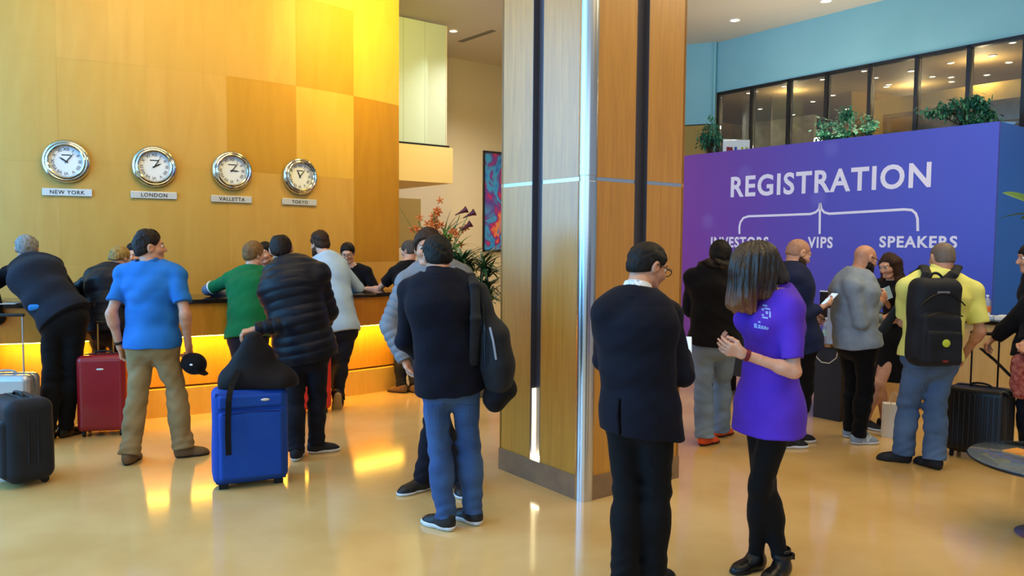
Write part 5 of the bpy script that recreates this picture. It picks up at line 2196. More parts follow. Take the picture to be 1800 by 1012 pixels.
def hard_case(c, ax, w, d, z0, z1, m, label, ribs=0, badge=True, r=.05, seam=None, bar=None, zbar=None, bw_=.16, hm=None):
    o = empty('suitcase', c, label, 'suitcase')
    S = Solid()
    for s in (-1, 1):
        S.box(c + UP * (z0 + z1) / 2 + ax[1] * s * d * .5, ax, (w, d * .55, (z1 - z0) / 2), r, k=.004)
    S.build('shell', m, o, .008)
    mb = MB()
    pts = []
    hw, hh = w + .002, (z1 - z0) / 2 + .002
    for a in np.linspace(0, 2 * math.pi, 49):
        ca, sa = math.cos(a), math.sin(a)
        k = 1 / max(abs(ca) ** 8 + abs(sa) ** 8, 1e-9) ** (1 / 8)
        pts.append(c + UP * (z0 + z1) / 2 + ax[0] * hw * min(k * ca, 1) * 1.0 + UP * hh * k * sa)
    mb.tube(pts, .006, 6)
    mb.build('seam', seam or M_red_d, o)
    if ribs:
        mb = MB()
        for k in range(ribs):
            x = (k + .5) / ribs * 2 - 1
            for s in (-1, 1):
                mb.rbox(c + ax[0] * x * (w - .045) + ax[1] * s * (d * 1.045) + UP * (z0 + z1) / 2, (.0085, .007, (z1 - z0) / 2 - .05), .006, ax, 2)
        for k in range(5):
            y = (k + .5) / 5 * 2 - 1
            for s in (-1, 1):
                mb.rbox(c + ax[1] * y * (d - .03) + ax[0] * s * w + UP * (z0 + z1) / 2, (.006, .0085, (z1 - z0) / 2 - .05), .005, ax, 2)
        mb.build('ribs', m, o)
    if badge:
        mb = MB(); mb.ball(c - ax[1] * (d * 1.05 + .002) + UP * (z1 - .115) + ax[0] * .0, (.030, .005, .009), ax, 16, 8); mb.build('badge', M_badge, o, smooth=True)
    loop_handle(o, c + UP * (z1 - .008), ax, .15, .035, hm or M_rub, .009)
    wheels(o, [(c + ax[0] * s * (w - .05) + ax[1] * t * (d - .04) + UP * .026, ax[0]) for s in (-1, 1) for t in (-1, 1)], .026)
    if zbar:
        telescopic(o, c, ax, bw_, z1 - .02, zbar, bar or M_bar, back=d * .55)
    return o


c = onz(179, 768, 0); ax = frame_from(14)
hard_case(c + ax[1] * .12, ax, .195, .12, .045, .70, M_red, 'dark red hard suitcase beside the blue polo wearer', zbar=.96, bw_=.12,
          bar=mat('brass_bar', '#b08a4a', .3, .8))
c = onz(549, 728, 0); ax = frame_from(20)
hard_case(c + ax[1] * .1, ax, .185, .12, .045, .60, mat('bright_red_shell', '#c8241c', .4, coat=.2), 'bright red suitcase mostly hidden behind the puffer jacket wearer', badge=False)
# ---- silver suitcase at the left edge
c = onz(18, 803, 0); ax = frame_from(10)
c = ony(16, 800, 6.15); c[2] = 0
M_silver = mat('brushed_silver_shell', '#b9bdc2', .3, .6)
hard_case(c, ax, .21, .12, .045, .60, M_silver, 'silver suitcase behind the dark grey one with its long handle drawn out', badge=False, seam=mat('grey_seam', '#6a6d72', .5),
          zbar=1.06, bw_=.20, hm=mat('grey_handle', '#9a9da2', .4))
# ---- dark grey soft case, front left
M_dg = fabric('charcoal_nylon', '#1b1d22', '#23252b', rough=.7)
c = onz(8, 850, 0); ax = frame_from(-38)
c = c + ax[1] * .1
o = empty('suitcase', c, 'dark charcoal soft suitcase cut by the left edge of the picture', 'suitcase')
S = Solid(); S.box(c + UP * .315, ax, (.24, .15, .285), .075); S.disp = folds(221, .004, 10); S.build('body', M_dg, o, .009)
S = Solid(); S.box(c - ax[1] * .14 + UP * .27, ax, (.19, .035, .20), .034); S.build('front_pocket', M_dg, o, .008)
mb = MB()
for s in (-.03, .03):
    pts = []
    for a in np.linspace(0, 2 * math.pi, 41):
        ca, sa = math.cos(a), math.sin(a)
        k = 1 / (abs(ca) ** 5 + abs(sa) ** 5) ** .2
        pts.append(c + ax[1] * s + UP * .315 + ax[0] * .243 * k * ca + UP * .288 * k * sa)
    mb.tube(pts, .006, 6)
mb.build('piping', mat('black_piping', '#0a0a0c', .5), o)
loop_handle(o, c + UP * .595, ax, .17, .03, M_rub)
wheels(o, [(c + ax[0] * s * .17 + ax[1] * .09 + UP * .026, ax[0]) for s in (-1, 1)], .026)

# ---- black ribbed suitcase on the right
c = onz(1712, 808, 0); ax = frame_from(-48)
c = c + ax[1] * .09
hard_case(c, ax, .215, .125, .045, .575, mat('black_ribbed_shell', '#121315', .38), 'black ribbed cabin suitcase with its handle drawn out beside the yellow shirt wearer', ribs=9, badge=False,
          seam=M_rub, zbar=.985, bw_=.19, bar=mat('black_bar', '#1a1a1c', .35, .6))

# ---- backpack of the yellow shirt wearer
p = CAST['yellow']
F_pack = fabric('black_pack_nylon', '#16181e', '#202329', rough=.65)
ctr_ = ony(1641, 566, 5.8 - .20)
R_ = Rz(0); pax = np.array([Rz(3)[:, 0], Rz(3)[:, 1], nrm(np.array([.03, .0, 1]))])
o = empty('backpack', ctr_ - UP * .34, 'black backpack with a round yellow badge on the back of the yellow shirt wearer', 'backpack')
S = Solid()
S.box(ctr_, pax, (.185, .10, .325), .085, k=.02)
S.box(ctr_ - pax[1] * .08 - UP * .12, pax, (.155, .055, .19), .05, k=.02)
S.disp = folds(231, .006, 16)
S.build('main_bag', F_pack, o, .008)
S = Solid()
S.box(ctr_ - pax[1] * .125 - UP * .17, pax, (.135, .035, .125), .032, k=.01)
S.disp = folds(232, .004, 20)
S.build('front_pocket', F_pack, o, .007)
mb = MB()
mb.tube([ctr_ - pax[1] * .135 + pax[0] * x * .13 + UP * (.055 + .03 * (1 - x * x)) for x in np.linspace(-1, 1, 11)], .005, 6)
mb.tube([ctr_ - pax[1] * .105 + pax[0] * x * .165 + UP * (.13 + .09 * (1 - x * x)) for x in np.linspace(-1, 1, 11)], .005, 6)
mb.build('zip', mat('zip_black', '#050506', .3), o)
mb = MB(); mb.lathe([(.028, 0), (.028, .006), (.022, .009)], ctr_ - pax[1] * .158 - UP * .135 , np.array([pax[0], UP, -pax[1]]), 24); mb.build('badge', mat('yellow_green_badge', '#b9c63a', .4), o, smooth=True)
mb = MB(); mb.box(ctr_ - pax[1] * .155 - UP * .265, (.02, .004, .008), pax); mb.build('red_tag', mat('red_tag', '#7a2018', .5), o)
mb = MB(); mb.box(ctr_ - pax[1] * .106 + UP * .225, (.045, .003, .008), pax); mb.build('name_strip', mat('grey_tag', '#6a6e76', .5), o)
mb = MB()
mb.tube([ctr_ + pax[0] * x * .06 + UP * (.315 + .045 * (1 - x * x)) for x in np.linspace(-1, 1, 9)], .010, 8)
mb.build('top_handle', F_pack, o, smooth=True)
for sg in (-1, 1):
    S = Solid()
    a = ctr_ + pax[0] * sg * .07 + UP * .27 + pax[1] * .05
    b = p.neck + p.sr * sg * .130 + UP * .012 - p.sf * .01
    pts = [a, (a + b) / 2 + UP * .03 - p.sf * .05, b + UP * .035, b + p.sf * .09 - UP * .02 + p.sr * sg * .02, b + p.sf * .15 - UP * .17 + p.sr * sg * .03, ctr_ + pax[1] * .30 + pax[0] * sg * .22 - UP * .1]
    for u_, v_ in zip(pts[:-1], pts[1:]):
        S.ell(u_, v_, pax[0], (.036, .014), (.036, .014), .02)
    S.build('shoulder_strap', F_pack, o, .008)

# ---- backpack hanging on the shoulder of the jeans wearer
p = CAST['jeans']
q = lambda x, y, dY=0: ony(x, y, 4.5 + dY)
o = empty('backpack', q(870, 690, -.02), 'black backpack slung on the right shoulder of the blue jeans wearer', 'backpack')
S = Solid()
S.ell(q(842, 512, .0), q(872, 640, -.04), np.array([1.0, .25, 0]), (.050, .085), (.095, .13), .06)
S.ell(q(868, 590, -.04), q(876, 668, -.05), np.array([1.0, .25, 0]), (.095, .13), (.080, .11), .06)
S.disp = folds(241, .008, 15)
S.build('main_bag', F_pack, o, .008)
S = Solid()
S.ell(q(868, 700, -.02), q(892, 684, -.02), UP, (.055, .10), (.05, .09), .05)
S.ell(q(876, 670, -.02), q(872, 705, -.02), np.array([1.0, 0, 0]), (.07, .09), (.05, .07), .05)
S.disp = folds(242, .012, 34)
S.build('rolled_jacket', F_black, o, .008)
S = Solid()
pts = [q(832, 640, -.10), q(836, 560, -.16), q(834, 500, -.10), q(826, 484, .0), q(822, 500, .14), q(826, 560, .2)]
for u_, v_ in zip(pts[:-1], pts[1:]):
    S.ell(u_, v_, np.array([1.0, .3, 0]), (.030, .012), (.030, .012), .02)
S.build('shoulder_strap', F_pack, o, .008)
mb = MB()
mb.strip([q(861, 575, -.168), q(867, 600, -.178), q(872, 632, -.18)], np.array([1.0, 0, 0]), .012, .006)
mb.build('reflective_stripe', mat('reflective_grey', '#8a93a0', .3), o)
mb = MB()
mb.tube([q(848, 535, -.10), q(852, 580, -.155), q(853, 640, -.165)], .004, 6)
mb.build('zip', _MATS['zip_black'], o)

# ---- phones, papers, tablets
M_phone = mat('black_phone', '#0d0e12', .15)
M_phone_w = mat('white_phone', '#dfe3ea', .2)
M_screen = mat('lit_screen', '#9fb8d8', .2, emit='#a8c4e8', estr=1.2)


def phone(c, u, v, label, m, name='phone', sz=(.036, .074, .0042), screen=True):
    u = nrm(u); v = perp(v, u); n = np.cross(u, v)
    o = empty(name, c, label, name.replace('_', ' '))
    mb = MB(); mb.rbox(c, sz, .004, np.array([u, v, n]), 2); mb.build('case', m, o)
    if screen:
        mb = MB(); mb.box(c + n * (sz[2] + .0003), (sz[0] * .92, sz[1] * .94, .0004), np.array([u, v, n])); mb.build('screen', M_screen, o)
    return o


def in_hand(p, i, off=.085, lift=.025):
    d = nrm(p.wr[i] - p.el[i])
    return p.wr[i] + d * off + UP * lift, d


p = CAST['suit']; c, d = in_hand(p, 1)
phone(ony(1204, 611, 3.75 + .30), np.cross(d, UP), d * .8 + UP * .6, 'white phone in the hand of the black suit wearer', M_phone_w)
p = CAST['baldnavy']; c, d = in_hand(p, 1, .10, .02)
phone(c + UP * .02, np.cross(d, UP), d + UP * .5, 'white phone in the hand of the bald navy blazer wearer', M_phone_w)
p = CAST['clerk_a']
phone(ony(626, 497, 9.55 - .36), np.array([.9, -.3, .35]), np.array([.2, -.4, .5]), 'black handheld device held by the clerk with glasses', M_phone, sz=(.07, .045, .006), screen=False)
p = CAST['blackshirt']
cc = onz(640, 517, 1.14)
phone(cc + UP * .0, np.array([1, .3, 0]), np.array([-.3, 1, 0]), 'black tablet lying on the counter under the hand of the black T-shirt wearer', M_phone, name='tablet', sz=(.12, .085, .006), screen=False)
cc = onz(12, 532, 1.133)
mb = MB(); mb.box(cc, (.105, .15, .0015), np.array([[.95, .3, 0], [-.3, .95, 0], [0, 0, 1.0]]))
tag(mb.build('paper_sheet', mat('white_paper', '#eef1f4', .7), loc=cc), 'white sheet of paper on the counter by the left edge', 'paper')
p = CAST['dress']
c = ony(1553, 517, 6.95 - .16)
o = empty('leaflet', c, 'folded white and blue leaflet held between grey blazer and black dress', 'leaflet')
mb = MB(); mb.box(c + np.array([-.035, 0, .0]), (.045, .003, .05), np.array([nrm([1, -.3, .1]), nrm([.3, 1, 0]), nrm([-.1, 0, 1])])); mb.build('white_page', _MATS['white_paper'], o)
mb = MB(); mb.box(c + np.array([.04, .01, .01]), (.04, .003, .055), np.array([nrm([1, .3, .35]), nrm([-.3, 1, 0]), nrm([-.35, 0, 1])])); mb.build('blue_page', mat('blue_paper', '#8fb6d6', .6), o)
# cap in the hand of the blue polo wearer
p = CAST['bluepolo']
c = ony(342, 640, 5.9 + .03)
o = empty('cap', c, 'black cap hanging from the hand of the blue polo wearer', 'cap')
cax = np.array([nrm([.85, .1, .3]), nrm([-.1, 1, 0]), nrm([-.3, 0, .9])])
S = Solid(); S.oval(c, cax, (.085, .08, .085), .02); S.ell(c + cax[0] * .02 - cax[2] * .06, c + cax[0] * .055 - cax[2] * .105, cax[1], (.07, .012), (.055, .008), .012)
S.oval(c - cax[0] * .03 + cax[2] * .03, cax, (.06, .07, .06), .03); S.disp = folds(251, .008, 26)
S.build('crown', F_black, o, .007)
mb = MB(); mb.ball(ony(336, 641, 5.9 - .057), (.013, .004, .008), None, 12, 6); mb.build('emblem', _MATS['white_print'], o, smooth=True)
# sunglasses on grey hair
p = CAST['greyhair']
o = empty('sunglasses', p.hp(0, .02, .11), 'dark sunglasses pushed up on the grey hair', 'sunglasses')
mb = MB()
for s in (-1, 1):
    cc = p.hp(s * .034, .055, .105)
    mb.tube([cc + p.hs * (p.hax[0] * .026 * math.cos(a) + (p.hax[2] * .8 + p.hax[1] * .5) * .020 * math.sin(a)) for a in np.linspace(0, 2 * math.pi, 15)], .003, 6)
    mb.tube([p.hp(s * .062, .045, .10), p.hp(s * .092, -.02, .05)], .003, 6)
mb.tube([p.hp(-.01, .057, .106), p.hp(.01, .057, .106)], .003, 6)
mb.build('frame', _MATS['black_frame'], o)
S = Solid(); cc, _n = p.on(GREYJ, 61, 541)
cc = cc if cc is not None else p.hip - p.f * .15
S.ell(cc - p.r * .03, cc + p.r * .04 + UP * .01, UP, (.028, .016), (.022, .014), .01); S.build('shirt_tail', fabric('bright_blue_cotton', '#2a78c0'), p.root, .008)

# ---- registration desks
M_lw = wood('pale_maple', '#d2ae6c', '#c49d58', .4, scale=2.0, stretch=(5, 5, .8))
M_dkw = wood('dark_walnut', '#20120e', '#160c09', .6, scale=2.0, stretch=(5, 5, .8), coat=0)
a, b = onz(1812, 757, 0), None
DAX = np.array([-pd, -pn_, UP])          # along the desk to the right, away from the hall, up
ca = np.array([4.40, 7.60, 0.0])
o = empty('sign_in_counter', ca, 'pale wooden sign-in counter with a black top in front of the display wall', 'counter')
L0, L1 = -1.05, 1.15
mid = ca + DAX[0] * (L0 + L1) / 2
hl = (L1 - L0) / 2
mb = MB(); mb.box(mid - pn_ * .02 + UP * .47, (hl, .02, .47), DAX); mb.build('front_panel', M_lw, o)
mb = MB()
for s in (-1, 1):
    mb.box(mid + DAX[0] * s * (hl - .02) - pn_ * .32 + UP * .47, (.02, .29, .47), DAX)
mb.build('side_panel', M_lw, o)
mb = MB(); mb.rbox(mid - pn_ * .29 + UP * .96, (hl + .03, .33, .02), .006, DAX, 2); mb.build('top', M_top, o)
TOPZ = .98

ct = np.array([3.06, 7.35, 0.0])
o = empty('desk', ct, 'dark walnut desk behind the bald navy blazer wearer', 'desk')
LD = 1.5
mb = MB(); mb.rbox(ct - DAX[0] * LD / 2 - pn_ * .3 + UP * .725, (LD / 2 + .03, .33, .018), .006, DAX, 2); mb.build('top', wood('desk_top_wood', '#a8743c', '#96642f', .35), o)
for s in (0, -LD):
    mb = MB(); mb.box(ct + DAX[0] * (s if s else -.02) - pn_ * .3 + UP * .354, (.14 if s == 0 else .02, .28, .354), DAX); mb.build('leg_panel', M_dkw, o)
mb = MB(); mb.box(ct - DAX[0] * LD / 2 - pn_ * .12 + UP * .48, (LD / 2 - .05, .012, .226), DAX); mb.build('modesty_panel', M_dkw, o)
# things on the desk
dz = .744
cm = ct - DAX[0] * .10 - pn_ * .42
o = empty('monitor', cm + UP * dz, 'black monitor with a white upper edge on the dark desk', 'monitor')
mb = MB(); mb.rbox(cm + UP * (dz + .32), (.26, .012, .15), .006, DAX, 2); mb.build('screen', M_phone, o)
mb = MB(); mb.box(cm + UP * (dz + .474), (.26, .013, .006), DAX); mb.build('top_edge', M_white_eye, o)
mb = MB(); mb.box(cm - pn_ * .02 + UP * (dz + .09), (.025, .012, .09), DAX); mb.rbox(cm - pn_ * .02 + UP * (dz + .008), (.11, .08, .008), .005, DAX, 2); mb.build('stand', M_phone, o)
M_clear = glass('clear_plastic', (.86, .92, .95), .30, .1)


def bottle(p0, h, r, label, liquid=None, cap='#d8dce2', band=None):
    o = empty('bottle', p0, label, 'bottle')
    mb = MB(); mb.lathe([(r * .9, 0), (r, .01), (r, h * .55), (r * .93, h * .6), (r, h * .66), (r * .8, h * .78), (r * .38, h * .88), (r * .36, h * .93)], p0, None, 20); mb.build('body', liquid or M_clear, o, smooth=True)
    mb = MB(); mb.lathe([(r * .42, h * .925), (r * .42, h)], p0, None, 16); mb.build('cap', mat('cap_' + cap[1:], cap, .4), o)
    if band:
        mb = MB(); mb.lathe([(r * 1.02, h * .25), (r * 1.02, h * .52)], p0, None, 20, cap=False); mb.build('wrapper', mat('wrapper_' + band[1:], band, .5), o)
    return o


p0 = onz(1452, 601, dz)
bottle(p0, .24, .034, 'clear water bottle on the dark desk', band='#a9c8b8')
c = onz(1466, 604, dz)
mb = MB(); mb.box(c + UP * .17, (.075, .004, .17), DAX); mb.box(c + UP * .004 - DAX[1] * .03, (.075, .035, .004), DAX)
tag(mb.build('leaflet_holder', M_clear, loc=c), 'clear plastic leaflet holder beside the water bottle on the dark desk', 'leaflet holder')
mb = MB()
mb.tube([ct - DAX[0] * .0 + pn_ * .045 + UP * z + DAX[0] * x for x, z in ((.10, .74), (.115, .70), (.10, .62), (.03, .56), (-.05, .56), (-.10, .60), (-.12, .66))], .005, 6)
tag(mb.build('cord', mat('cream_cord', '#cfc4ae', .6), loc=ct), 'cream cord looping down from the edge of the dark desk', 'cord')
# things on the sign-in counter
p0 = onz(1747, 557, TOPZ)
p0 = mid + DAX[0] * (np.dot(p0 - mid, DAX[0])) - pn_ * .25 + UP * TOPZ
bottle(p0, .23, .035, 'plastic bottle with an orange label on the sign-in counter', band='#d8763a', cap='#e8ecf0')
lx = DAX[0] * (np.dot(onz(1712, 557, TOPZ) - mid, DAX[0]))
c = mid + lx - pn_ * .36 + UP * TOPZ
o = empty('laptop', c, 'dark open laptop on the sign-in counter beside the orange-labelled bottle', 'laptop')
lax = np.array([nrm(DAX[0] * .4 + DAX[1] * .9), nrm(np.cross(UP, nrm(DAX[0] * .4 + DAX[1] * .9))), UP])
mb = MB(); mb.rbox(c + UP * .009, (.16, .11, .008), .004, lax, 2); mb.build('keyboard_base', M_phone, o)
mb = MB(); mb.rbox(c + lax[1] * .13 + UP * .12, (.16, .005, .11), .003, np.array([lax[0], nrm(lax[1] - UP * .25), nrm(UP + lax[1] * .25)]), 2); mb.build('screen', M_phone, o)
for k, (px, nm, lb, colr, hs_) in enumerate(((1762, 'box', 'small white box of cards beside the orange-labelled bottle', '#dfe4ec', (.05, .035, .03)), (1778, 'badge_tray', 'pale tray of badges at the right of the sign-in counter', '#b8c4d8', (.05, .05, .015)),
                                     (1812, 'paper_stack', 'stack of white papers at the right end of the sign-in counter', '#e4e4e0', (.06, .06, .02)))):
    c = onz(px, 556, TOPZ)
    c = mid + DAX[0] * np.dot(c - mid, DAX[0]) - pn_ * (.10 + .02 * k) + UP * (TOPZ + hs_[2])
    o = empty(nm, c - UP * hs_[2], lb, nm.replace('_', ' '))
    mb = MB(); mb.rbox(c, hs_, .004, DAX, 2); mb.build('body', mat('tray_%d' % k, colr, .5), o)
    mb = MB()
    for j in range(3):
        mb.box(c + UP * (hs_[2] + .002 + .003 * j) + DAX[0] * .006 * j, (hs_[0] * .7, hs_[1] * .7, .001), DAX)
    mb.build('cards', _MATS['white_paper'], o)
# white paper bag on the floor
c = onz(1571, 768, 0); bax = frame_from(-20)
o = empty('paper_bag', c, 'white paper carrier bag on the floor between the black dress and the yellow shirt wearer', 'bag')
mb = MB(); mb.prism([(-.10, 0), (.10, 0), (.095, .30), (-.095, .30)], c - bax[1] * .05, bax[0], UP, bax[1], .10); mb.build('bag', mat('white_card', '#e6e8ea', .6), o)
mb = MB()
for s in (-.05, .05):
    mb.tube([c + bax[1] * s + bax[0] * .04 * x + UP * (.295 + .10 * (1 - x * x)) for x in np.linspace(-1, 1, 9)], .003, 6)
mb.build('handle', _MATS['cream_cord'], o)

# ---- office chair behind the desk
c = ct - DAX[0] * 1.15 - pn_ * .75
o = empty('office_chair', c, 'black office chair half hidden behind the dark desk', 'chair')
S = Solid(); S.box(c + UP * .47, DAX, (.24, .23, .04), .035); S.build('seat', F_black, o, .012)
S = Solid(); S.box(c + UP * .76 - pn_ * .23, DAX, (.21, .03, .22), .028); S.build('backrest', F_black, o, .012)
mb = MB(); mb.tube([c + UP * .10, c + UP * .44], .028, 12); mb.tube([c - pn_ * .1 + UP * .44, c - pn_ * .26 + UP * .46, c - pn_ * .26 + UP * .70], .018, 8); mb.build('column', M_rub, o)
for k in range(5):
    a = k * 2 * math.pi / 5
    dv = np.array([math.cos(a), math.sin(a), 0])
    mb = MB(); mb.tube([c + UP * .11, c + dv * .28 + UP * .075], [.024, .016], 8); mb.build('leg', M_rub, o)
    mb = MB(); mb.ball(c + dv * .28 + UP * .028, .028, None, 12, 8); mb.build('caster', M_rub, o, smooth=True)

# ---- round glass table, right corner
c = onz(1861, 812, .45)
o = empty('glass_table', [c[0], c[1], 0], 'low round glass table at the right edge of the floor', 'table')
mb = MB(); mb.lathe([(.44, .438), (.452, .442), (.452, .454), (.446, .458)], [c[0], c[1], 0], None, 64)
mb.build('glass_top', glass('table_glass', (.55, .66, .74), .18, .02), o, smooth=True)
mb = MB(); mb.lathe([(.454, .436), (.457, .440), (.457, .447), (.454, .450)], [c[0], c[1], 0], None, 64, cap=False); mb.build('rim', M_phone, o)
mb = MB(); mb.lathe([(.20, 0), (.20, .012), (.05, .025), (.035, .06), (.035, .41), (.12, .436)], [c[0], c[1], 0], None, 32); mb.build('pedestal', M_steel, o, smooth=True)
cb = onz(1797, 800, .458)
o = empty('magazine', cb, 'orange magazine lying on the glass table', 'magazine')
mx_ = frame_from(25)
mb = MB(); mb.box(cb + np.array([.04, .03, .004]), (.07, .095, .004), mx_); mb.build('pages', mat('orange_cover', '#c8641c', .4, col2='#e0b050', scale=12), o)

# ---- flower arrangement behind the counter's end
def leaf_blade(mb, p, d, L, w, droop=.5, n=6, side=None, fold=.2):
    d = nrm(d)
    s = nrm(np.cross(d, UP)) if side is None else side
    pts = []
    q_ = np.array(p, float)
    dd = d.copy()
    for i in range(n + 1):
        t = i / n
        ww = w * (math.sin(math.pi * min(1, .12 + .88 * t)) ** .7) * (1 - t * .15) if t < 1 else .0005
        nn_ = nrm(np.cross(s, dd))
        pts.append((q_ - s * ww + nn_ * ww * fold, q_.copy(), q_ + s * ww + nn_ * ww * fold))
        dd = nrm(dd - UP * droop / n)
        q_ = q_ + dd * L / n
    vs = [v for tr_ in pts for v in tr_]
    fs = []
    for i in range(n):
        for k in (0, 1):
            fs.append((3 * i + k, 3 * i + k + 1, 3 * i + k + 4, 3 * i + k + 3))
    mb.add(vs, fs)


M_leaf = mat('green_leaf', '#3f6a28', .45, col2='#557f38', scale=5)
M_leaf_d = mat('dark_green_leaf', '#143a1e', .4, col2='#20502a', scale=5)
M_leaf_y = mat('lime_leaf', '#9aa83c', .45)
M_or = mat('orange_petal', '#c8622a', .5, col2='#d98440', scale=14)
M_calla = mat('maroon_petal', '#5a121c', .45)
rng = random.Random(5)
Yf = 9.9
q = lambda x, y, dY=0: ony(x, y, Yf + dY)
base = q(772, 470); base[2] = 0
o = empty('flower_arrangement', base, 'tall vase of orange orchids, maroon callas and long leaves beyond the counter end', 'flowers')
mb = MB(); mb.lathe([(.16, 0), (.17, .02), (.13, .5), (.10, .9), (.13, 1.22), (.14, 1.25)], base, None, 28); mb.build('vase', mat('dark_glazed_vase', '#2a2620', .25), o, smooth=True)
top = base + UP * 1.24
mb = MB()
tips = [(735, 388), (742, 398), (762, 372), (768, 368), (785, 390), (800, 395), (808, 378), (822, 380), (816, 400), (805, 420), (790, 415), (752, 400)]
for x, y in tips:
    e = q(x, y, rng.uniform(-.15, .15))
    mb.tube([top + np.array([rng.uniform(-.05, .05), rng.uniform(-.05, .05), -.2]), top * .45 + e * .55 + UP * .03, e], .006, 6)
mb.build('stems', M_leaf, o)
k = 0
for x, y, n_ in ((768, 385, 9), (760, 405, 8), (775, 420, 7), (733, 393, 4), (790, 408, 4), (802, 417, 3), (816, 396, 3), (772, 365, 5)):
    for j in range(n_):
        mb = MB()
        cc = q(x + rng.uniform(-9, 9), y + rng.uniform(-13, 13), rng.uniform(-.1, .1))
        for a in range(5):
            an = a * 2 * math.pi / 5 + j
            dv = np.array([math.cos(an), -.45, math.sin(an)])
            mb.ball(cc + nrm(dv) * .030, (.030, .010, .019), np.array([nrm(dv), nrm(np.cross(dv, (0, 1, .3))), nrm(np.cross(dv, np.cross(dv, (0, 1, .3))))]), 8, 5)
        mb.build('orchid_bloom', M_or, o, smooth=True)
for x, y, dx in ((812, 372, 10), (826, 377, 10), (820, 398, 8)):
    a, b = q(x - dx, y + 5), q(x, y)
    mb = MB()
    d_ = nrm(b - a)
    u_ = perp(UP, d_)
    mb.lathe([(.006, -.10), (.012, -.04), (.028, .03), (.05, .07), (.046, .075), (.02, .03), (.005, -.03)], b, np.array([u_, np.cross(d_, u_), d_]), 14, cap=False)
    mb.build('calla', M_calla, o, smooth=True)
mb = MB()
for x, y, L, w in ((695, 352, .0, .02),):
    a, b = top + UP * .05, q(x, y, -.2)
    d_ = b - a
    leaf_blade(mb, a, d_, np.linalg.norm(d_), .022, .02, 8)
for k in range(30):
    an = rng.uniform(0, 2 * math.pi)
    leaf_blade(mb, top, np.array([math.cos(an) * .7, math.sin(an) * .5, rng.uniform(.7, 1.4)]), rng.uniform(.35, .62), rng.uniform(.02, .035), rng.uniform(.4, 1.1))
for x, y in ((790, 378), (800, 385), (806, 388), (812, 392)):
    a = q(778, 418); d_ = q(x, y) - a
    leaf_blade(mb, a, d_ + UP * .1, np.linalg.norm(d_) * 1.3, .032, .5)
for k in range(46):
    a = q(rng.uniform(760, 812), rng.uniform(415, 462), rng.uniform(-.15, .15))
    leaf_blade(mb, a, np.array([rng.gauss(.2, .7), rng.gauss(0, .5), rng.uniform(.1, 1)]), rng.uniform(.16, .34), rng.uniform(.018, .032), rng.uniform(.4, 1.2))
mb.build('leaves', M_leaf, o)
mb = MB()
for x, y in ((728, 430), (735, 415), (742, 440)):
    a = q(752, 470); d_ = q(x, y) - a
    leaf_blade(mb, a, d_, np.linalg.norm(d_) * 1.2, .030, .3)
mb.build('lime_leaves', M_leaf_y, o)

# ---- dark green floor plant beside the pillar
Yp = 8.4
base = ony(832, 500, Yp); base[2] = 0
o = empty('potted_plant', base, 'dark green strap-leaved plant standing left of the pillar', 'plant')
mb = MB(); mb.lathe([(.15, 0), (.19, .36), (.20, .38), (.18, .38), (.17, .34)], base, None, 28); mb.build('pot', mat('grey_pot', '#5a5750', .6), o, smooth=True)
mb = MB()
heads = []
for k in range(15):
    e = ony(rng.uniform(800, 866), rng.uniform(448, 520), Yp + rng.uniform(-.22, .25))
    heads.append(e)
    mb.tube([base + UP * .36 + np.array([rng.uniform(-.08, .08), rng.uniform(-.08, .08), 0]), (base + UP * .5) * .3 + e * .7 - UP * .05, e], .010, 6)
mb.build('stems', mat('plant_stem', '#4a4a2c', .7), o)
mb = MB()
for e in heads:
    for j in range(24):
        an = rng.uniform(0, 2 * math.pi)
        leaf_blade(mb, e - UP * rng.uniform(0, .12), np.array([math.cos(an), math.sin(an), rng.uniform(-.1, 1.3)]), rng.uniform(.20, .36), rng.uniform(.013, .021), rng.uniform(.3, 1.0), 5)
mb.build('foliage', M_leaf_d, o)

# ---- ficus trees behind the display wall
M_fic = mat('ficus_leaf', '#2f7058', .5, col2='#3f8a68', scale=3)
M_bark = mat('bark', '#4a3a28', .8)


def ficus(px, py, Y, rx, rz, label, n=900, seed=1):
    rg = random.Random(seed)
    cc = ony(px, py, Y)
    b_ = np.array([cc[0], cc[1], 0])
    o = empty('ficus_tree', b_, label, 'tree', 'ficus trees behind the display wall')
    mb = MB(); mb.lathe([(.18, 0), (.23, .42), (.24, .44), (.21, .44), (.20, .40)], b_, None, 24); mb.build('pot', _MATS['grey_pot'], o, smooth=True)
    mb = MB()
    mb.tube([b_ + UP * .4, b_ + UP * 1.6 + np.array([.03, 0, 0]), cc - UP * rz * .3], [.035, .028, .02], 8)
    twigs = []
    for k in range(26):
        v = nrm(np.array([rg.gauss(0, 1), rg.gauss(0, 1), rg.gauss(.3, .8)]))
        e = cc + v * np.array([rx, rx, rz]) * rg.uniform(.65, 1.0)
        s0 = cc - UP * rz * rg.uniform(.1, .7)
        m_ = (s0 + e) / 2 + UP * .05
        mb.tube([s0, m_, e], [.010, .006, .003], 5)
        twigs += [(s0, m_, e)]
    mb.build('trunk', M_bark, o)
    mb = MB()
    for k in range(n):
        s0, m_, e = rg.choice(twigs)
        t = rg.uniform(.35, 1.05)
        pnt = (m_ * (1 - t) + e * t) + np.array([rg.gauss(0, .035), rg.gauss(0, .035), rg.gauss(0, .03)])
        d_ = nrm(np.array([rg.gauss(0, 1), rg.gauss(0, 1), rg.gauss(-.5, .6)]))
        leaf_blade(mb, pnt, d_, rg.uniform(.05, .085), rg.uniform(.012, .019), .5, 3)
    mb.build('foliage', M_fic, o)


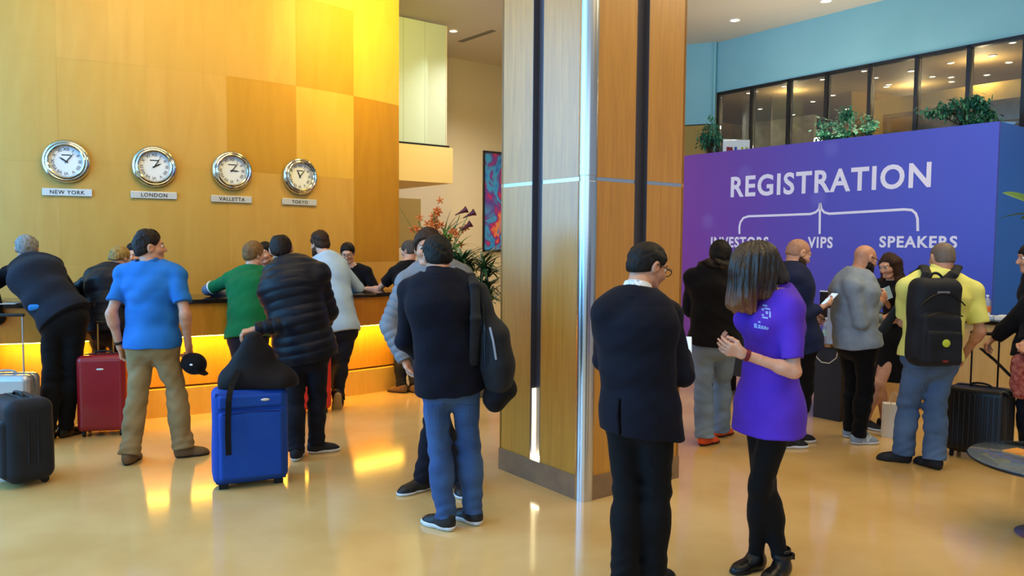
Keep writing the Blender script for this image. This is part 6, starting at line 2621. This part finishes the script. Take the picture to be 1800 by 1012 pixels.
ficus(1490, 222, 11.0, .42, .30, 'bushy ficus showing above the display wall left of the dark doorway', seed=3)
ficus(1690, 200, 9.5, .46, .30, 'widest ficus crown rising above the right end of the display wall', n=1100, seed=5)
ficus(1247, 252, 12.6, .22, .42, 'ficus beside the pillar and the white sign board', n=500, seed=8)

# ---- white sign board with coloured letters behind the display wall
Ys = 12.2
c = ony(1294, 268, Ys)
sx_ = nrm(np.array([1.0, .12, 0])); sn = np.cross(sx_, UP)
o = empty('sign_board', [c[0], c[1], 0], 'white sign board lettered in red, blue and green above the display wall', 'sign')
mb = MB(); mb.box(c, (.215, .012, .20), np.array([sx_, -sn, UP])); mb.build('board', mat('white_board', '#eef6f8', .5), o)
for t, dx, colr in (('m', -.115, '#8a1f3a'), ('L', .015, '#2a58b0'), ('H', .125, '#a8b832')):
    mb = MB(); put_text(mb, t, c + sx_ * dx + sn * .014 + UP * .005, sx_, UP, h=.16, w=.10, extrude=.01, offset=.04); mb.build('lettering', mat('letter_' + colr[1:], colr, .5), o)
mb = MB(); mb.tube([np.array([c[0], c[1], 0]) - sn * .03, c - sn * .03], .02, 8); mb.lathe([(.2, 0), (.2, .02)], [c[0], c[1], 0], None, 24); mb.build('stand', M_rub, o)
# small white lamp in the lounge
u_, z_ = bwd(1440, 246, .9)
c = BW0 + bd * u_ - bn * .9; c[2] = z_
o = empty('table_lamp', c - UP * .12, 'small bright white lamp low behind the upper windows', 'lamp')
mb = MB(); mb.lathe([(.09, -.04), (.08, .04)], c, None, 20); mb.build('shade', mat('lamp_shade_glow', '#fff4e0', emit='#fff0dc', estr=6), o)
mb = MB(); mb.tube([np.array([c[0], c[1], 2.65]), c - UP * .04], .012, 8); mb.build('stem', M_bar, o)

# ---- far right: leaf of a plant, white banner, red cloth, strap
Yl = 5.0
base = ony(1880, 500, Yl); base[2] = 0
o = empty('potted_palm', base, 'broad-leaved plant at the right edge with one leaf before the blue panel', 'plant')
mb = MB(); mb.lathe([(.14, 0), (.17, .34), (.18, .36), (.15, .36)], base, None, 24); mb.build('pot', _MATS['grey_pot'], o, smooth=True)
mb = MB()
mb.tube([base + UP * .3, base + UP * 1.2, ony(1850, 380, Yl)], .012, 8)
mb.build('stem', M_leaf, o)
mb = MB()
a, b = ony(1838, 368, Yl), ony(1762, 341, Yl)
leaf_blade(mb, a, b - a + UP * .06, np.linalg.norm(b - a) * 1.02, .055, .3, 8, side=nrm(np.array([0.1, .75, .65])))
for an in (.3, 1.6, 2.6, 5.0, 5.8):
    leaf_blade(mb, ony(1850, 380, Yl), np.array([math.cos(an) if an > 1 else .8, math.sin(an), .3]), .3, .05, .6, 8)
mb.build('leaves', M_leaf, o)
p = CAST['edge_right']
S = Solid()
q = lambda x, y, dY=0: ony(x, y, 5.75 + dY)
S.ell(q(1792, 636, -.14), q(1794, 684, -.12), np.array([1.0, 0, 0]), (.055, .05), (.075, .06), .05)
S.ell(q(1812, 630, -.12), q(1815, 690, -.1), np.array([1.0, 0, 0]), (.07, .06), (.08, .06), .05)
S.disp = folds(261, .012, 40)
S.build('tied_scarf', fabric('red_floral_cloth', '#7a1f24', '#b06a5c', scale=30), p.root, .008)
mb = MB()
for dx in (0, .035):
    mb.tube([q(1722 + dx * 100, 612, .25), q(1748 + dx * 100, 634, .1), q(1774 + dx * 100, 660, -.1), q(1790, 668, -.12)], .006, 6)
mb.build('bag_strap', F_bag, p.root)
